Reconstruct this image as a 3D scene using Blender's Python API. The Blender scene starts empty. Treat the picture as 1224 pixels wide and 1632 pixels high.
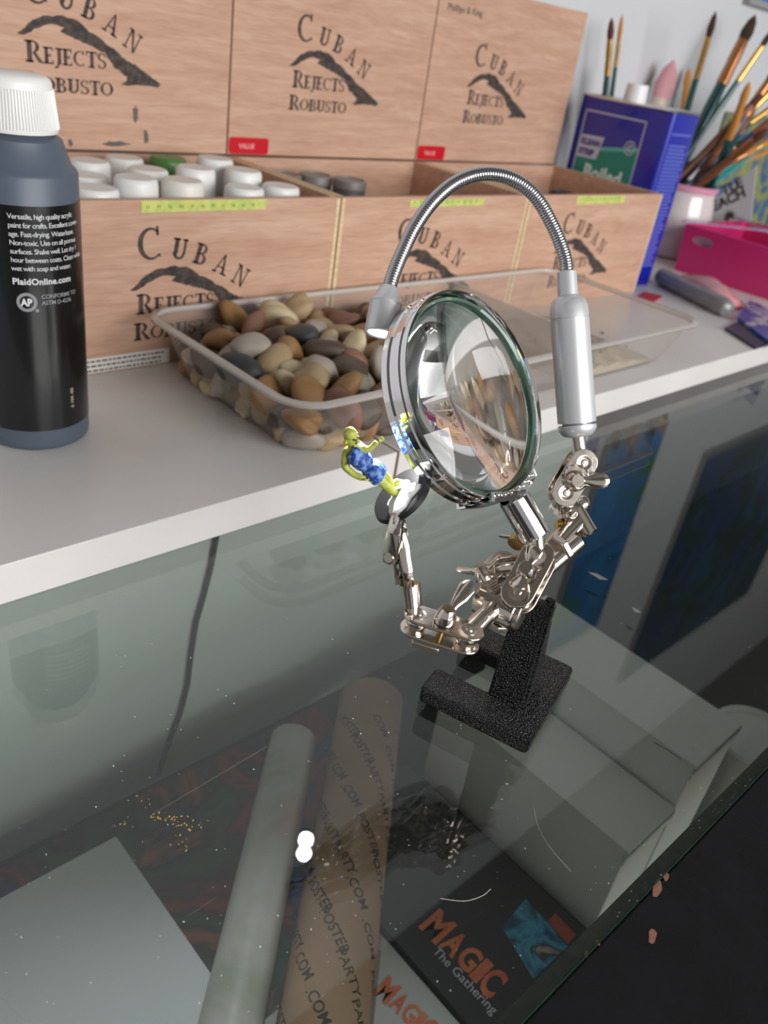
import bpy, bmesh, math, random
import numpy as np
from mathutils import Vector, Matrix

# ------------------------------------------------------------------ camera, world, lights, exposure
SC = bpy.context.scene
COL = SC.collection
YAW, PITCH, ROLL, FPX = 0.82644664, 0.52751708, 0.16703889, 1305.2955
CAM = np.array([0.0, 0.0, 0.25])
fwd = np.array([math.sin(YAW)*math.cos(PITCH), math.cos(YAW)*math.cos(PITCH), -math.sin(PITCH)])
rt = np.array([math.cos(YAW), -math.sin(YAW), 0.0])
up = np.cross(rt, fwd)
cr = rt*math.cos(ROLL) + up*math.sin(ROLL)
cu = -rt*math.sin(ROLL) + up*math.cos(ROLL)

cam_d = bpy.data.cameras.new('camera')
cam = bpy.data.objects.new('camera', cam_d)
COL.objects.link(cam)
cam.matrix_world = Matrix(((cr[0], cu[0], -fwd[0], CAM[0]), (cr[1], cu[1], -fwd[1], CAM[1]),
                           (cr[2], cu[2], -fwd[2], CAM[2]), (0, 0, 0, 1)))
cam_d.sensor_fit = 'VERTICAL'
cam_d.sensor_height = 36.0
cam_d.sensor_width = 27.0
cam_d.lens = FPX/1632*36.0
cam_d.clip_start = 0.01
cam_d.dof.use_dof = True
cam_d.dof.focus_distance = 0.325
cam_d.dof.aperture_fstop = 13.0
SC.camera = cam

SC.view_settings.view_transform = 'Standard'
SC.view_settings.look = 'None'
SC.view_settings.gamma = 1.0
SC.view_settings.use_curve_mapping = False
SC.view_settings.exposure = 0.24

world = bpy.data.worlds.new('room_light')
SC.world = world
world.use_nodes = True
world.node_tree.nodes['Background'].inputs[0].default_value = (1.0, 0.99, 0.97, 1)
world.node_tree.nodes['Background'].inputs[1].default_value = 0.29

def area(name, loc, target, sx, sy, power, color=(1, 1, 1)):
    d = bpy.data.lights.new(name, 'AREA')
    d.shape = 'RECTANGLE'; d.size = sx; d.size_y = sy; d.energy = power; d.color = color
    o = bpy.data.objects.new(name, d)
    COL.objects.link(o)
    o.location = loc
    o.rotation_euler = (Vector(target)-Vector(loc)).to_track_quat('-Z', 'Y').to_euler()
    return o
area('window_front_offscreen', (0.55, -2.1, 0.72), (0.5, 0.4, 0.05), 2.3, 1.15, 66, (1.0, 0.995, 0.985))
SC.cycles.max_bounces = 14
SC.cycles.transparent_max_bounces = 24
SC.cycles.transmission_bounces = 12
SC.cycles.caustics_refractive = False
SC.cycles.caustics_reflective = False

# ------------------------------------------------------------------ helpers: points
def ray(x, y):
    return fwd + cr*((x-612)/FPX) - cu*((y-816)/FPX)
def onz(x, y, z):
    d = ray(x, y); return CAM + d*((z-CAM[2])/d[2])
def ony(x, y, Y):
    d = ray(x, y); return CAM + d*((Y-CAM[1])/d[1])
def onx(x, y, X):
    d = ray(x, y); return CAM + d*((X-CAM[0])/d[0])
def at(x, y, dep):
    return CAM + ray(x, y)*dep
def cv(x, y, z):                      # camera-axes direction (right, down, away) -> world
    v = cr*x - cu*y + fwd*z
    return v/np.linalg.norm(v)
def nrm(v):
    v = np.array(v, float); return v/np.linalg.norm(v)
def perp(d):
    d = nrm(d); a = np.array([0, 0, 1.0]) if abs(d[2]) < .9 else np.array([1.0, 0, 0])
    e1 = nrm(np.cross(d, a)); return e1, np.cross(d, e1)

# ------------------------------------------------------------------ helpers: materials
def lin(c):
    return tuple((v/255/12.92 if v/255 <= .04045 else ((v/255+.055)/1.055)**2.4) for v in c)
MATS = {}
def mat(name, rgb, rough=.5, metal=0., noise=0., nscale=40., rgb2=None, bump=0., bscale=200., stretch=None,
        spec=.5, trans=0., coat=0., ior=1.5, sss=0.):
    if name in MATS: return MATS[name]
    m = bpy.data.materials.new(name); m.use_nodes = True
    nt = m.node_tree; b = nt.nodes['Principled BSDF']
    c = (*lin(rgb), 1)
    b.inputs['Base Color'].default_value = c
    b.inputs['Roughness'].default_value = rough
    b.inputs['Metallic'].default_value = metal
    b.inputs['Specular IOR Level'].default_value = spec
    b.inputs['Transmission Weight'].default_value = trans
    b.inputs['Coat Weight'].default_value = coat
    b.inputs['IOR'].default_value = ior
    if sss:
        b.inputs['Subsurface Weight'].default_value = sss
        b.inputs['Subsurface Radius'].default_value = (.004, .004, .004)
    tc = nt.nodes.new('ShaderNodeTexCoord')
    mp = nt.nodes.new('ShaderNodeMapping')
    nt.links.new(tc.outputs['Object'], mp.inputs[0])
    if stretch: mp.inputs['Scale'].default_value = stretch
    if rgb2 is not None:
        n = nt.nodes.new('ShaderNodeTexNoise'); n.inputs['Scale'].default_value = nscale
        n.inputs['Detail'].default_value = 6
        nt.links.new(mp.outputs[0], n.inputs['Vector'])
        r = nt.nodes.new('ShaderNodeValToRGB')
        r.color_ramp.elements[0].position = .5-noise/2; r.color_ramp.elements[1].position = .5+noise/2
        r.color_ramp.elements[0].color = c; r.color_ramp.elements[1].color = (*lin(rgb2), 1)
        nt.links.new(n.outputs['Fac'], r.inputs[0]); nt.links.new(r.outputs[0], b.inputs['Base Color'])
    if bump:
        n = nt.nodes.new('ShaderNodeTexNoise'); n.inputs['Scale'].default_value = bscale
        n.inputs['Detail'].default_value = 4
        nt.links.new(mp.outputs[0], n.inputs['Vector'])
        bp = nt.nodes.new('ShaderNodeBump'); bp.inputs['Strength'].default_value = bump
        bp.inputs['Distance'].default_value = .001
        nt.links.new(n.outputs['Fac'], bp.inputs['Height']); nt.links.new(bp.outputs[0], b.inputs['Normal'])
    MATS[name] = m
    return m

def clear(name, tint, diffuse, dfac, ior=1.5, rough=.02):
    """clear sheet: Fresnel reflection over straight-through transmission, a little milky body"""
    m = bpy.data.materials.new(name); m.use_nodes = True
    nt = m.node_tree; nt.nodes.remove(nt.nodes['Principled BSDF'])
    out = nt.nodes['Material Output']
    t = nt.nodes.new('ShaderNodeBsdfTransparent'); t.inputs[0].default_value = (*tint, 1)
    d = nt.nodes.new('ShaderNodeBsdfDiffuse'); d.inputs[0].default_value = (*lin(diffuse), 1)
    mx = nt.nodes.new('ShaderNodeMixShader'); mx.inputs[0].default_value = dfac
    nt.links.new(t.outputs[0], mx.inputs[1]); nt.links.new(d.outputs[0], mx.inputs[2])
    g = nt.nodes.new('ShaderNodeBsdfGlossy'); g.inputs['Roughness'].default_value = rough
    f = nt.nodes.new('ShaderNodeFresnel')          # the pane's far side sees the same air/glass step
    ge = nt.nodes.new('ShaderNodeNewGeometry'); mr = nt.nodes.new('ShaderNodeMapRange')
    mr.inputs['To Min'].default_value = ior; mr.inputs['To Max'].default_value = 1/ior
    nt.links.new(ge.outputs['Backfacing'], mr.inputs['Value']); nt.links.new(mr.outputs[0], f.inputs[0])
    m2 = nt.nodes.new('ShaderNodeMixShader')
    nt.links.new(f.outputs[0], m2.inputs[0]); nt.links.new(mx.outputs[0], m2.inputs[1]); nt.links.new(g.outputs[0], m2.inputs[2])
    nt.links.new(m2.outputs[0], out.inputs[0])
    return m

def wood(name, a, b, c, scale=1.0):
    m = bpy.data.materials.new(name); m.use_nodes = True
    nt = m.node_tree; bs = nt.nodes['Principled BSDF']; bs.inputs['Roughness'].default_value = .62
    bs.inputs['Specular IOR Level'].default_value = .25
    tc = nt.nodes.new('ShaderNodeTexCoord'); mp = nt.nodes.new('ShaderNodeMapping')
    mp.inputs['Scale'].default_value = (7*scale, 40*scale, 60*scale)
    nt.links.new(tc.outputs['Object'], mp.inputs[0])
    n = nt.nodes.new('ShaderNodeTexNoise'); n.inputs['Scale'].default_value = 1.6; n.inputs['Detail'].default_value = 8
    n.inputs['Roughness'].default_value = .65; n.inputs['Distortion'].default_value = .8
    nt.links.new(mp.outputs[0], n.inputs['Vector'])
    mp2 = nt.nodes.new('ShaderNodeMapping'); mp2.inputs['Scale'].default_value = (60*scale, 300*scale, 620*scale)
    nt.links.new(tc.outputs['Object'], mp2.inputs[0])
    n2 = nt.nodes.new('ShaderNodeTexNoise'); n2.inputs['Scale'].default_value = 1.0; n2.inputs['Detail'].default_value = 3
    nt.links.new(mp2.outputs[0], n2.inputs['Vector'])
    r = nt.nodes.new('ShaderNodeValToRGB')
    e = r.color_ramp.elements
    e[0].position = .3; e[0].color = (*lin(a), 1); e[1].position = .72; e[1].color = (*lin(c), 1)
    k = e.new(.52); k.color = (*lin(b), 1)
    nt.links.new(n.outputs['Fac'], r.inputs[0])
    mx = nt.nodes.new('ShaderNodeMix'); mx.data_type = 'RGBA'; mx.blend_type = 'MULTIPLY'
    mx.inputs[0].default_value = .22
    r2 = nt.nodes.new('ShaderNodeValToRGB'); r2.color_ramp.elements[0].position = .35; r2.color_ramp.elements[0].color = (.62, .55, .5, 1)
    r2.color_ramp.elements[1].position = .55
    nt.links.new(n2.outputs['Fac'], r2.inputs[0])
    nt.links.new(r.outputs[0], mx.inputs[6]); nt.links.new(r2.outputs[0], mx.inputs[7])
    nt.links.new(mx.outputs[2], bs.inputs['Base Color'])
    return m

def picture(name, cols, scale, seed, rough=.35, stretch=(1, 1, 1)):
    """a printed picture: blotches of several inks"""
    m = bpy.data.materials.new(name); m.use_nodes = True
    nt = m.node_tree; bs = nt.nodes['Principled BSDF']; bs.inputs['Roughness'].default_value = rough
    tc = nt.nodes.new('ShaderNodeTexCoord'); mp = nt.nodes.new('ShaderNodeMapping')
    mp.inputs['Location'].default_value = (seed, seed*.7, seed*.3); mp.inputs['Scale'].default_value = stretch
    nt.links.new(tc.outputs['Object'], mp.inputs[0])
    n = nt.nodes.new('ShaderNodeTexNoise'); n.inputs['Scale'].default_value = scale; n.inputs['Detail'].default_value = 5
    n.inputs['Distortion'].default_value = .7
    nt.links.new(mp.outputs[0], n.inputs['Vector'])
    r = nt.nodes.new('ShaderNodeValToRGB'); e = r.color_ramp.elements
    k = len(cols)
    for i, c in enumerate(cols):
        p = .27 + .46*i/(k-1)
        if i == 0: e[0].position = p; e[0].color = (*lin(c), 1)
        elif i == k-1: e[-1].position = p; e[-1].color = (*lin(c), 1)
        else:
            q = e.new(p); q.color = (*lin(c), 1)
    nt.links.new(n.outputs['Fac'], r.inputs[0]); nt.links.new(r.outputs[0], bs.inputs['Base Color'])
    return m

def glow(name, rgb, s):
    m = bpy.data.materials.new(name); m.use_nodes = True
    b = m.node_tree.nodes['Principled BSDF']
    b.inputs['Emission Color'].default_value = (*rgb, 1); b.inputs['Emission Strength'].default_value = s
    return m

# ------------------------------------------------------------------ helpers: meshes and objects
class MB:
    def __init__(s): s.v = []; s.f = []
    def add(s, vs, fs):
        b = len(s.v); s.v += [tuple(map(float, p)) for p in vs]; s.f += [tuple(b+i for i in f) for f in fs]; return s
    def box(s, x0, y0, z0, x1, y1, z1):
        return s.add([(x0,y0,z0),(x1,y0,z0),(x1,y1,z0),(x0,y1,z0),(x0,y0,z1),(x1,y0,z1),(x1,y1,z1),(x0,y1,z1)],
              [(3,2,1,0),(4,5,6,7),(0,1,5,4),(1,2,6,5),(2,3,7,6),(3,0,4,7)])
    def obox(s, c, ax, ay, az):          # half-axis vectors
        c, ax, ay, az = map(lambda q: np.array(q, float), (c, ax, ay, az))
        vs = [c+i*ax+j*ay+k*az for k in (-1, 1) for i, j in ((-1,-1),(1,-1),(1,1),(-1,1))]
        return s.add(vs, [(3,2,1,0),(4,5,6,7),(0,1,5,4),(1,2,6,5),(2,3,7,6),(3,0,4,7)])
    def prism(s, pts, h):                # polygon (3d) extruded by vector h
        n = len(pts); h = np.array(h, float)
        vs = [np.array(p, float) for p in pts]; vs += [p+h for p in vs]
        return s.add(vs, [tuple(range(n))[::-1], tuple(range(n, 2*n))] + [(i, (i+1) % n, n+(i+1) % n, n+i) for i in range(n)])
    def lathe(s, base, axis, prof, seg=32, cap=True):   # prof: (r, h)
        base = np.array(base, float); d = nrm(axis); e1, e2 = perp(d); vs = []; fs = []
        for r, h in prof:
            for k in range(seg):
                a = 2*math.pi*k/seg; vs.append(base + d*h + (e1*math.cos(a)+e2*math.sin(a))*r)
        for i in range(len(prof)-1):
            for k in range(seg):
                k2 = (k+1) % seg
                fs.append((i*seg+k, i*seg+k2, (i+1)*seg+k2, (i+1)*seg+k))
        if cap:
            fs.append(tuple(range(seg))[::-1]); fs.append(tuple((len(prof)-1)*seg+k for k in range(seg)))
        return s.add(vs, fs)
    def cyl(s, p, q, r, r2=None, seg=24, bev=0.):
        p = np.array(p, float); q = np.array(q, float); L = np.linalg.norm(q-p); r2 = r if r2 is None else r2
        if bev: pr = [(r-bev, 0), (r, bev), (r2, L-bev), (r2-bev, L)]
        else: pr = [(r, 0), (r2, L)]
        return s.lathe(p, q-p, pr, seg)
    def tube(s, pts, rad, seg=12, closed=False):
        pts = [np.array(p, float) for p in pts]; n = len(pts)
        if not hasattr(rad, '__len__'): rad = [rad]*n
        vs = []; fs = []; e1 = None
        for i in range(n):
            if closed: t = pts[(i+1) % n]-pts[i-1]
            else: t = pts[min(i+1, n-1)]-pts[max(i-1, 0)]
            t = nrm(t)
            e1 = perp(t)[0] if e1 is None else nrm(e1-t*np.dot(e1, t))
            e2 = np.cross(t, e1)
            for k in range(seg):
                a = 2*math.pi*k/seg; vs.append(pts[i]+(e1*math.cos(a)+e2*math.sin(a))*rad[i])
        m = n if closed else n-1
        for i in range(m):
            for k in range(seg):
                k2 = (k+1) % seg; j = (i+1) % n
                fs.append((i*seg+k, i*seg+k2, j*seg+k2, j*seg+k))
        if not closed:
            fs.append(tuple(range(seg))[::-1]); fs.append(tuple((n-1)*seg+k for k in range(seg)))
        return s.add(vs, fs)
    def stadium(s, p, q, n, r, t, seg=10):    # oblong plate with round ends, face normal n, thickness t
        p = np.array(p, float); q = np.array(q, float); d = nrm(q-p); n = nrm(np.array(n)-d*np.dot(n, d)); w = np.cross(n, d)
        pts = []
        for k in range(seg+1):
            a = -math.pi/2+math.pi*k/seg; pts.append(q+d*math.cos(a)*r+w*math.sin(a)*r)
        for k in range(seg+1):
            a = math.pi/2+math.pi*k/seg; pts.append(p+d*math.cos(a)*r+w*math.sin(a)*r)
        return s.prism([x-n*t/2 for x in pts], n*t)
    def ball(s, c, r, seg=16, sc=(1, 1, 1)):
        vs = []; fs = []; rings = seg//2
        for i in range(rings+1):
            th = math.pi*i/rings
            for k in range(seg):
                a = 2*math.pi*k/seg
                vs.append((c[0]+r*sc[0]*math.sin(th)*math.cos(a), c[1]+r*sc[1]*math.sin(th)*math.sin(a), c[2]+r*sc[2]*math.cos(th)))
        for i in range(rings):
            for k in range(seg):
                k2 = (k+1) % seg; fs.append((i*seg+k, (i+1)*seg+k, (i+1)*seg+k2, i*seg+k2))
        return s.add(vs, fs)
    def build(s, name, m, parent=None, smooth=False, bevel=0., off=None, loc=None, angle=40, subsurf=0, solid=0.):
        o3 = np.zeros(3) if off is None else np.array(off, float)
        me = bpy.data.meshes.new(name)
        me.from_pydata([tuple(np.array(p)-o3) for p in s.v], [], s.f)
        bm = bmesh.new(); bm.from_mesh(me)
        bmesh.ops.remove_doubles(bm, verts=bm.verts, dist=1e-7)
        bmesh.ops.recalc_face_normals(bm, faces=bm.faces)
        bm.to_mesh(me); bm.free()
        return obj(name, me, m, parent, smooth, bevel, loc, angle, subsurf, solid)

def obj(name, me, m, parent=None, smooth=False, bevel=0., loc=None, angle=40, subsurf=0, solid=0.):
    o = bpy.data.objects.new(name, me); COL.objects.link(o)
    if m is not None and not me.materials: me.materials.append(m)
    if parent is not None: o.parent = parent
    if loc is not None: o.location = tuple(loc)
    if solid:
        x = o.modifiers.new('solid', 'SOLIDIFY'); x.thickness = solid; x.offset = -1
    if bevel:
        b = o.modifiers.new('bevel', 'BEVEL'); b.width = bevel; b.segments = 2; b.limit_method = 'ANGLE'; b.angle_limit = math.radians(35)
    if subsurf:
        x = o.modifiers.new('sub', 'SUBSURF'); x.levels = subsurf; x.render_levels = subsurf
    if smooth or bevel:
        me.polygons.foreach_set('use_smooth', [True]*len(me.polygons))
        bm = bmesh.new(); bm.from_mesh(me)
        for e in bm.edges:
            if len(e.link_faces) == 2 and e.calc_face_angle(0) > math.radians(angle): e.smooth = False
        bm.to_mesh(me); bm.free()
    return o
def thing(name, label, cat, loc=(0, 0, 0), rotz=0., group=None):
    o = bpy.data.objects.new(name, None); COL.objects.link(o)
    o.empty_display_size = .01
    o.location = tuple(loc); o.rotation_euler = (0, 0, rotz); tag(o, label, cat, group); return o
def tag(o, label, cat, group=None, kind=None):
    o['label'] = label; o['category'] = cat
    if group: o['group'] = group
    if kind: o['kind'] = kind
    return o
def struct(o, label=None, cat=None):
    o['kind'] = 'structure'
    if label: o['label'] = label; o['category'] = cat
    return o

# text from the built-in font -> 2d outline mesh
def text2d(s, size=1., bold=0., align='LEFT', spacing=1.):
    c = bpy.data.curves.new('t', 'FONT'); c.body = s; c.size = size; c.offset = bold; c.align_x = align
    c.space_character = spacing; c.resolution_u = 3
    o = bpy.data.objects.new('t', c); COL.objects.link(o)
    dg = bpy.context.evaluated_depsgraph_get()
    me = o.evaluated_get(dg).to_mesh()
    vs = [tuple(v.co) for v in me.vertices]; fs = [tuple(p.vertices) for p in me.polygons]
    o.evaluated_get(dg).to_mesh_clear()
    bpy.data.objects.remove(o); bpy.data.curves.remove(c)
    return vs, fs
def text_on(mb, s, size, o, ex, ey, bold=0., align='LEFT', spacing=1.):
    vs, fs = text2d(s, size, bold, align, spacing)
    o = np.array(o, float); ex = np.array(ex, float); ey = np.array(ey, float)
    mb.add([o+ex*v[0]+ey*v[1] for v in vs], fs); return mb

# serif capitals drawn from strokes, cap height 1
def _rect(x0, y0, x1, y1): return [(x0, y0), (x1, y0), (x1, y1), (x0, y1)]
def _arc(cx, cy, rx, ry, a0, a1, w0, w1, wm=None, n=14):
    out = []; P = []
    for i in range(n+1):
        t = i/n; a = math.radians(a0+(a1-a0)*t)
        w = (w0+(w1-w0)*t) if wm is None else (w0*(1-t)**2*1+w1*t*t+2*wm*t*(1-t))
        P.append(((cx+(rx-w/2)*math.cos(a), cy+(ry-w*.45)*math.sin(a)), (cx+(rx+w/2)*math.cos(a), cy+(ry+w*.2)*math.sin(a))))
    for i in range(n): out.append([P[i][0], P[i][1], P[i+1][1], P[i+1][0]])
    return out
SW, TW, SH = .22, .125, .095
GL = {
 'C': (.80, _arc(.42, .5, .34, .44, 48, 312, .07, .06, .25) + [_rect(.60, .72, .68, .98), _rect(.64, .1, .70, .2)]),
 'U': (.84, [_rect(.12, .3, .12+SW, 1), _rect(.62, .3, .62+TW, 1), _rect(.02, 1-SH, .4, 1), _rect(.52, 1-SH, .82, 1)] + _arc(.42, .33, .235, .27, 180, 360, SW, TW)),
 'B': (.74, [_rect(.1, 0, .1+SW, 1), _rect(.0, 0, .42, SH), _rect(.0, 1-SH, .40, 1), _rect(.2, .49, .42, .56)] + _arc(.38, .755, .19, .21, 90, -90, .07, .07, .26) + _arc(.40, .27, .22, .24, 90, -90, .07, .07, .28)),
 'A': (.84, [[(.08, 0), (.16, 0), (.46, 1), (.38, 1)], [(.58, 0), (.76, 0), (.46, 1.0), (.38, 1)], _rect(.22, .3, .62, .37), _rect(-.02, 0, .26, SH), _rect(.5, 0, .88, SH)]),
 'N': (.90, [_rect(.12, 0, .2, 1), _rect(.7, 0, .78, 1), [(.12, 1), (.28, 1), (.78, 0), (.66, 0)], _rect(.0, 0, .32, SH), _rect(.0, 1-SH, .26, 1), _rect(.58, 1-SH, .9, 1)]),
 'R': (.82, [_rect(.1, 0, .1+SW, 1), _rect(.0, 0, .38, SH), _rect(.0, 1-SH, .40, 1), [(.34, .46), (.5, .46), (.84, 0), (.62, 0)]] + _arc(.38, .72, .2, .25, 90, -90, .07, .07, .28)),
 'E': (.70, [_rect(.1, 0, .1+SW, 1), _rect(.0, 0, .62, SH), _rect(.0, 1-SH, .6, 1), _rect(.2, .47, .48, .54), _rect(.56, 0, .62, .24), _rect(.54, .76, .6, 1), _rect(.43, .38, .48, .63)]),
 'J': (.46, [_rect(.18, .05, .18+SW, 1), _rect(.06, 1-SH, .46, 1), [(.18, .1), (.35, .1), (.2, -.2), (-.04, -.24), (-.02, -.14), (.1, -.1)]]),
 'T': (.74, [_rect(.28, 0, .28+SW, 1), _rect(.16, 0, .56, SH), _rect(.02, 1-SH, .72, 1), _rect(.02, .74, .08, 1), _rect(.66, .74, .72, 1)]),
 'S': (.60, _arc(.3, .735, .2, .225, 30, 270, .08, .15, .15) + _arc(.3, .27, .22, .235, 90, -150, .15, .08, .15) + [_rect(.44, .72, .5, .96), _rect(.06, .04, .12, .28)]),
 'O': (.86, _arc(.43, .5, .34, .44, 0, 180, .2, .2, .06) + _arc(.43, .5, .34, .44, 180, 360, .2, .2, .06)),
}
def serif(mb, ch, size, P, ang=0., wide=1.):     # P: 2d -> 3d, (x, y, angle) placed at baseline start
    ox, oy = P[0]; f = P[1]; ca, sa = math.cos(ang), math.sin(ang)
    for poly in GL[ch][1]:
        pts = [f(ox+size*(wide*x*ca-y*sa), oy+size*(wide*x*sa+y*ca)) for x, y in poly]
        mb.add(pts, [tuple(range(len(pts)))])
    return GL[ch][0]*size*wide
def serif_line(mb, s, big, small, x0, y0, x1, f):
    w = sum(GL[c][0]*(big if i == 0 else small) for i, c in enumerate(s)); k = (x1-x0)/w; x = x0
    for i, c in enumerate(s):
        x += serif(mb, c, big if i == 0 else small, ((x, y0), f), 0, k)

# ------------------------------------------------------------------ materials
M_wood = wood('okoume_plywood', (182, 142, 119), (195, 157, 135), (205, 171, 149))
M_ply_edge = mat('plywood_edge', (222, 200, 165), .6, rgb2=(200, 172, 132), noise=.3, nscale=3, stretch=(1, 1, 400))
M_ink = mat('black_print', (44, 38, 37), .7, rgb2=(80, 66, 58), noise=.25, nscale=260)
M_ink2 = mat('grey_print', (96, 88, 84), .7)
M_melamine = mat('white_melamine', (226, 224, 222), .32, rgb2=(218, 214, 211), noise=.5, nscale=14)
M_chip = mat('chipboard', (186, 138, 86), .8, rgb2=(150, 104, 62), noise=.3, nscale=500)
M_wall = mat('white_wall_paint', (206, 207, 211), .75, bump=.12, bscale=120, rgb2=(200, 202, 206), noise=.6, nscale=5)
M_ceil = mat('ceiling_paint', (120, 118, 114), .8, bump=.1, bscale=60)
M_floor = mat('floor_boards', (96, 72, 54), .5, rgb2=(122, 94, 70), noise=.3, nscale=6, stretch=(1, 8, 1))
M_glass = clear('counter_glass', (.945, .965, .952), (170, 190, 180), .004, 1.52, .004)
M_gedge = mat('green_glass_edge', (62, 92, 78), .12, trans=.3, rgb2=(40, 66, 54), noise=.4, nscale=90)
M_lens = None
M_plastic = clear('clear_plastic', (.97, .965, .955), (225, 216, 208), .13, 1.45, .07)
M_rim = clear('clear_plastic_rim', (.95, .94, .93), (236, 230, 224), .45, 1.5, .08)
M_black_top = mat('black_painted_wood', (17, 17, 20), .5, bump=.25, bscale=300, spec=.3, rgb2=(26, 26, 30), noise=.5, nscale=60)
M_case_dark = mat('case_interior_dark', (40, 40, 41), .85, rgb2=(52, 51, 50), noise=.5, nscale=8)
M_case_white = mat('case_back_white', (196, 204, 198), .6, rgb2=(180, 190, 184), noise=.8, nscale=4)
M_nickel = mat('nickel_plate', (226, 216, 206), .13, metal=1., bump=.03, bscale=300)
M_nickel_s = mat('nickel_satin', (205, 196, 188), .28, metal=1.)
M_brass = mat('brass_thread', (196, 168, 112), .3, metal=1.)
M_chrome = mat('chrome', (236, 234, 234), .05, metal=1.)
M_alu = mat('satin_aluminium', (222, 222, 226), .34, metal=.45)
M_goose = mat('gooseneck_steel', (186, 186, 190), .22, metal=1.)
M_iron = mat('black_crackle_iron', (8, 8, 9), .22, bump=1.0, bscale=900, rgb2=(17, 17, 19), noise=.3, nscale=900, spec=.3)
_nt = M_iron.node_tree
_vo = _nt.nodes.new('ShaderNodeTexVoronoi'); _vo.inputs['Scale'].default_value = 1300
_tc = next(n for n in _nt.nodes if n.type == 'TEX_COORD'); _nt.links.new(_tc.outputs['Object'], _vo.inputs['Vector'])
for nd in _nt.nodes:
    if nd.type == 'BUMP':
        nd.inputs['Distance'].default_value = .0012; nd.invert = True
        _nt.links.new(_vo.outputs['Distance'], nd.inputs['Height'])
M_iron_worn = mat('worn_steel', (130, 132, 136), .4, metal=.6)

# ------------------------------------------------------------------ setting
ZB = .0215       # top of the white board
WY = .70         # wall
struct(MB().box(-2.5, WY, -.9, 4.5, WY+.1, 1.7).build('wall_back', M_wall), 'white painted wall behind the wooden boxes', 'wall')
struct(MB().box(-2.5, -3.2, -1.0, 4.5, WY+.1, -.9).build('floor', M_floor), 'brown floor under the display case', 'floor')
struct(MB().box(-2.5, -3.2, 1.7, 4.5, WY+.1, 1.8).build('ceiling', M_ceil), 'plain grey ceiling', 'ceiling')

# ------------------------------------------------------------------ display case
FZ = -.232       # case floor
PY = .362        # case back panel
GY0, GY1 = .0465, .66
case = thing('display_case', 'glass-topped display case with black painted front counter', 'display case', (.6, .2, -.9))
co = (.6, .2, -.9)
gl = MB().box(-.7, GY0, -.006, 2.3, GY1, 0).build('glass_top', M_glass, case, off=co)
gl['label'] = 'greenish clear glass pane'
MB().box(-.7, GY0-.0004, -.006, 2.3, GY0-.0001, -.0004).build('glass_edge', M_gedge, case, off=co)
rail = MB(); rail.box(-.7, .0475, -.03, 2.3, .053, -.0065)
rail.build('front_rail', mat('rail_dark', (46, 54, 49), .6, rgb2=(66, 72, 64), noise=.4, nscale=300), case, off=co)
MB().box(-.7, -.5, -.03, 2.3, GY0-.0005, -.0012).build('counter_board', M_black_top, case, off=co, bevel=.0008)
MB().box(-.7, .034, FZ-.02, 2.3, .040, -.03).build('front_glass', M_glass, case, off=co)
MB().box(-.7, .030, -.9, 2.3, .046, FZ-.02).build('front_panel', M_case_dark, case, off=co)
MB().box(-.7, .046, FZ-.02, 2.3, GY1, FZ).build('shelf_panel', M_case_dark, case, off=co)
bp_x = .66
bpn = MB().box(-.7, PY, FZ+.0004, bp_x, PY+.008, -.0065).build('back_panel', M_case_white, case, off=co)
bpn['label'] = 'pale painted back panel'
MB().box(bp_x-.01, PY+.012, FZ+.0004, 2.3, PY+.02, -.0065).build('sliding_door', M_case_dark, case, off=co)
MB().box(-.7, GY1-.004, -.9, 2.3, GY1, -.0065).build('rear_panel', M_case_dark, case, off=co)
MB().box(-.716, .03, -.9, -.7, GY1, 0).build('side_panel', M_case_dark, case, off=co)
MB().box(2.3, .03, -.9, 2.316, GY1, 0).build('side_panel', M_case_dark, case, off=co)
# paint chips and scuffs on the black counter
rnd = random.Random(3)
for (x, y, L, w) in ((1048, 1415, .006, .0016), (1062, 1397, .0026, .001), (1040, 1492, .0036, .0016), (935, 1520, .0016, .0006), (953, 1502, .0012, .001)):
    p = onz(x, y, -.0010); pts = []
    for k in range(9):
        a = 2*math.pi*k/9; r = .75+.4*rnd.random()
        pts.append((p[0]+math.cos(a)*L*r*.8, p[1]+math.cos(a)*L*.25+math.sin(a)*w*r, -.00110))
    MB().add(pts, [tuple(range(9))]).build('paint_chip', mat('bare_wood_chip', (150, 104, 84), .8), case, off=co)

# ---- things inside the case
card_w = mat('white_cardboard', (214, 214, 210), .7, rgb2=(206, 206, 200), noise=.5, nscale=9)
def card_box(label, x0, x1, top, y0=.095, y1=PY-.004):
    t = thing('storage_box', label, 'storage box', ((x0+x1)/2, (y0+y1)/2, FZ+.0003), 0, 'card boxes in the case')
    o = ((x0+x1)/2, (y0+y1)/2, FZ)
    MB().box(x0+.001, y0+.001, FZ, x1-.001, y1-.001, top-.002).build('body', card_w, t, off=o, bevel=.0006)
    b = MB(); b.box(x0, y0, top-.002, x1, y1, top); b.box(x0, y0, top-.014, x1, y0+.0008, top-.002)
    b.build('lid', card_w, t, off=o, bevel=.0005)
card_box('low white cardboard card box beside the black printed box', .3665, .4215, -.149, y1=.255)
card_box('tall white cardboard card box behind the low card box', .4235, .486, -.112, y1=.262)
t = thing('paper_cup', 'white round paper tub standing in the case by the front rail', 'tub', (.5285, .0905, FZ+.0003))
MB().lathe((0, 0, 0), (0, 0, 1), [(.026, 0), (.0315, .084), (.0325, .086), (.031, .088), (.029, .084), (.001, .082)], 40).build('tub_body', card_w, t, smooth=True)
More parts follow.
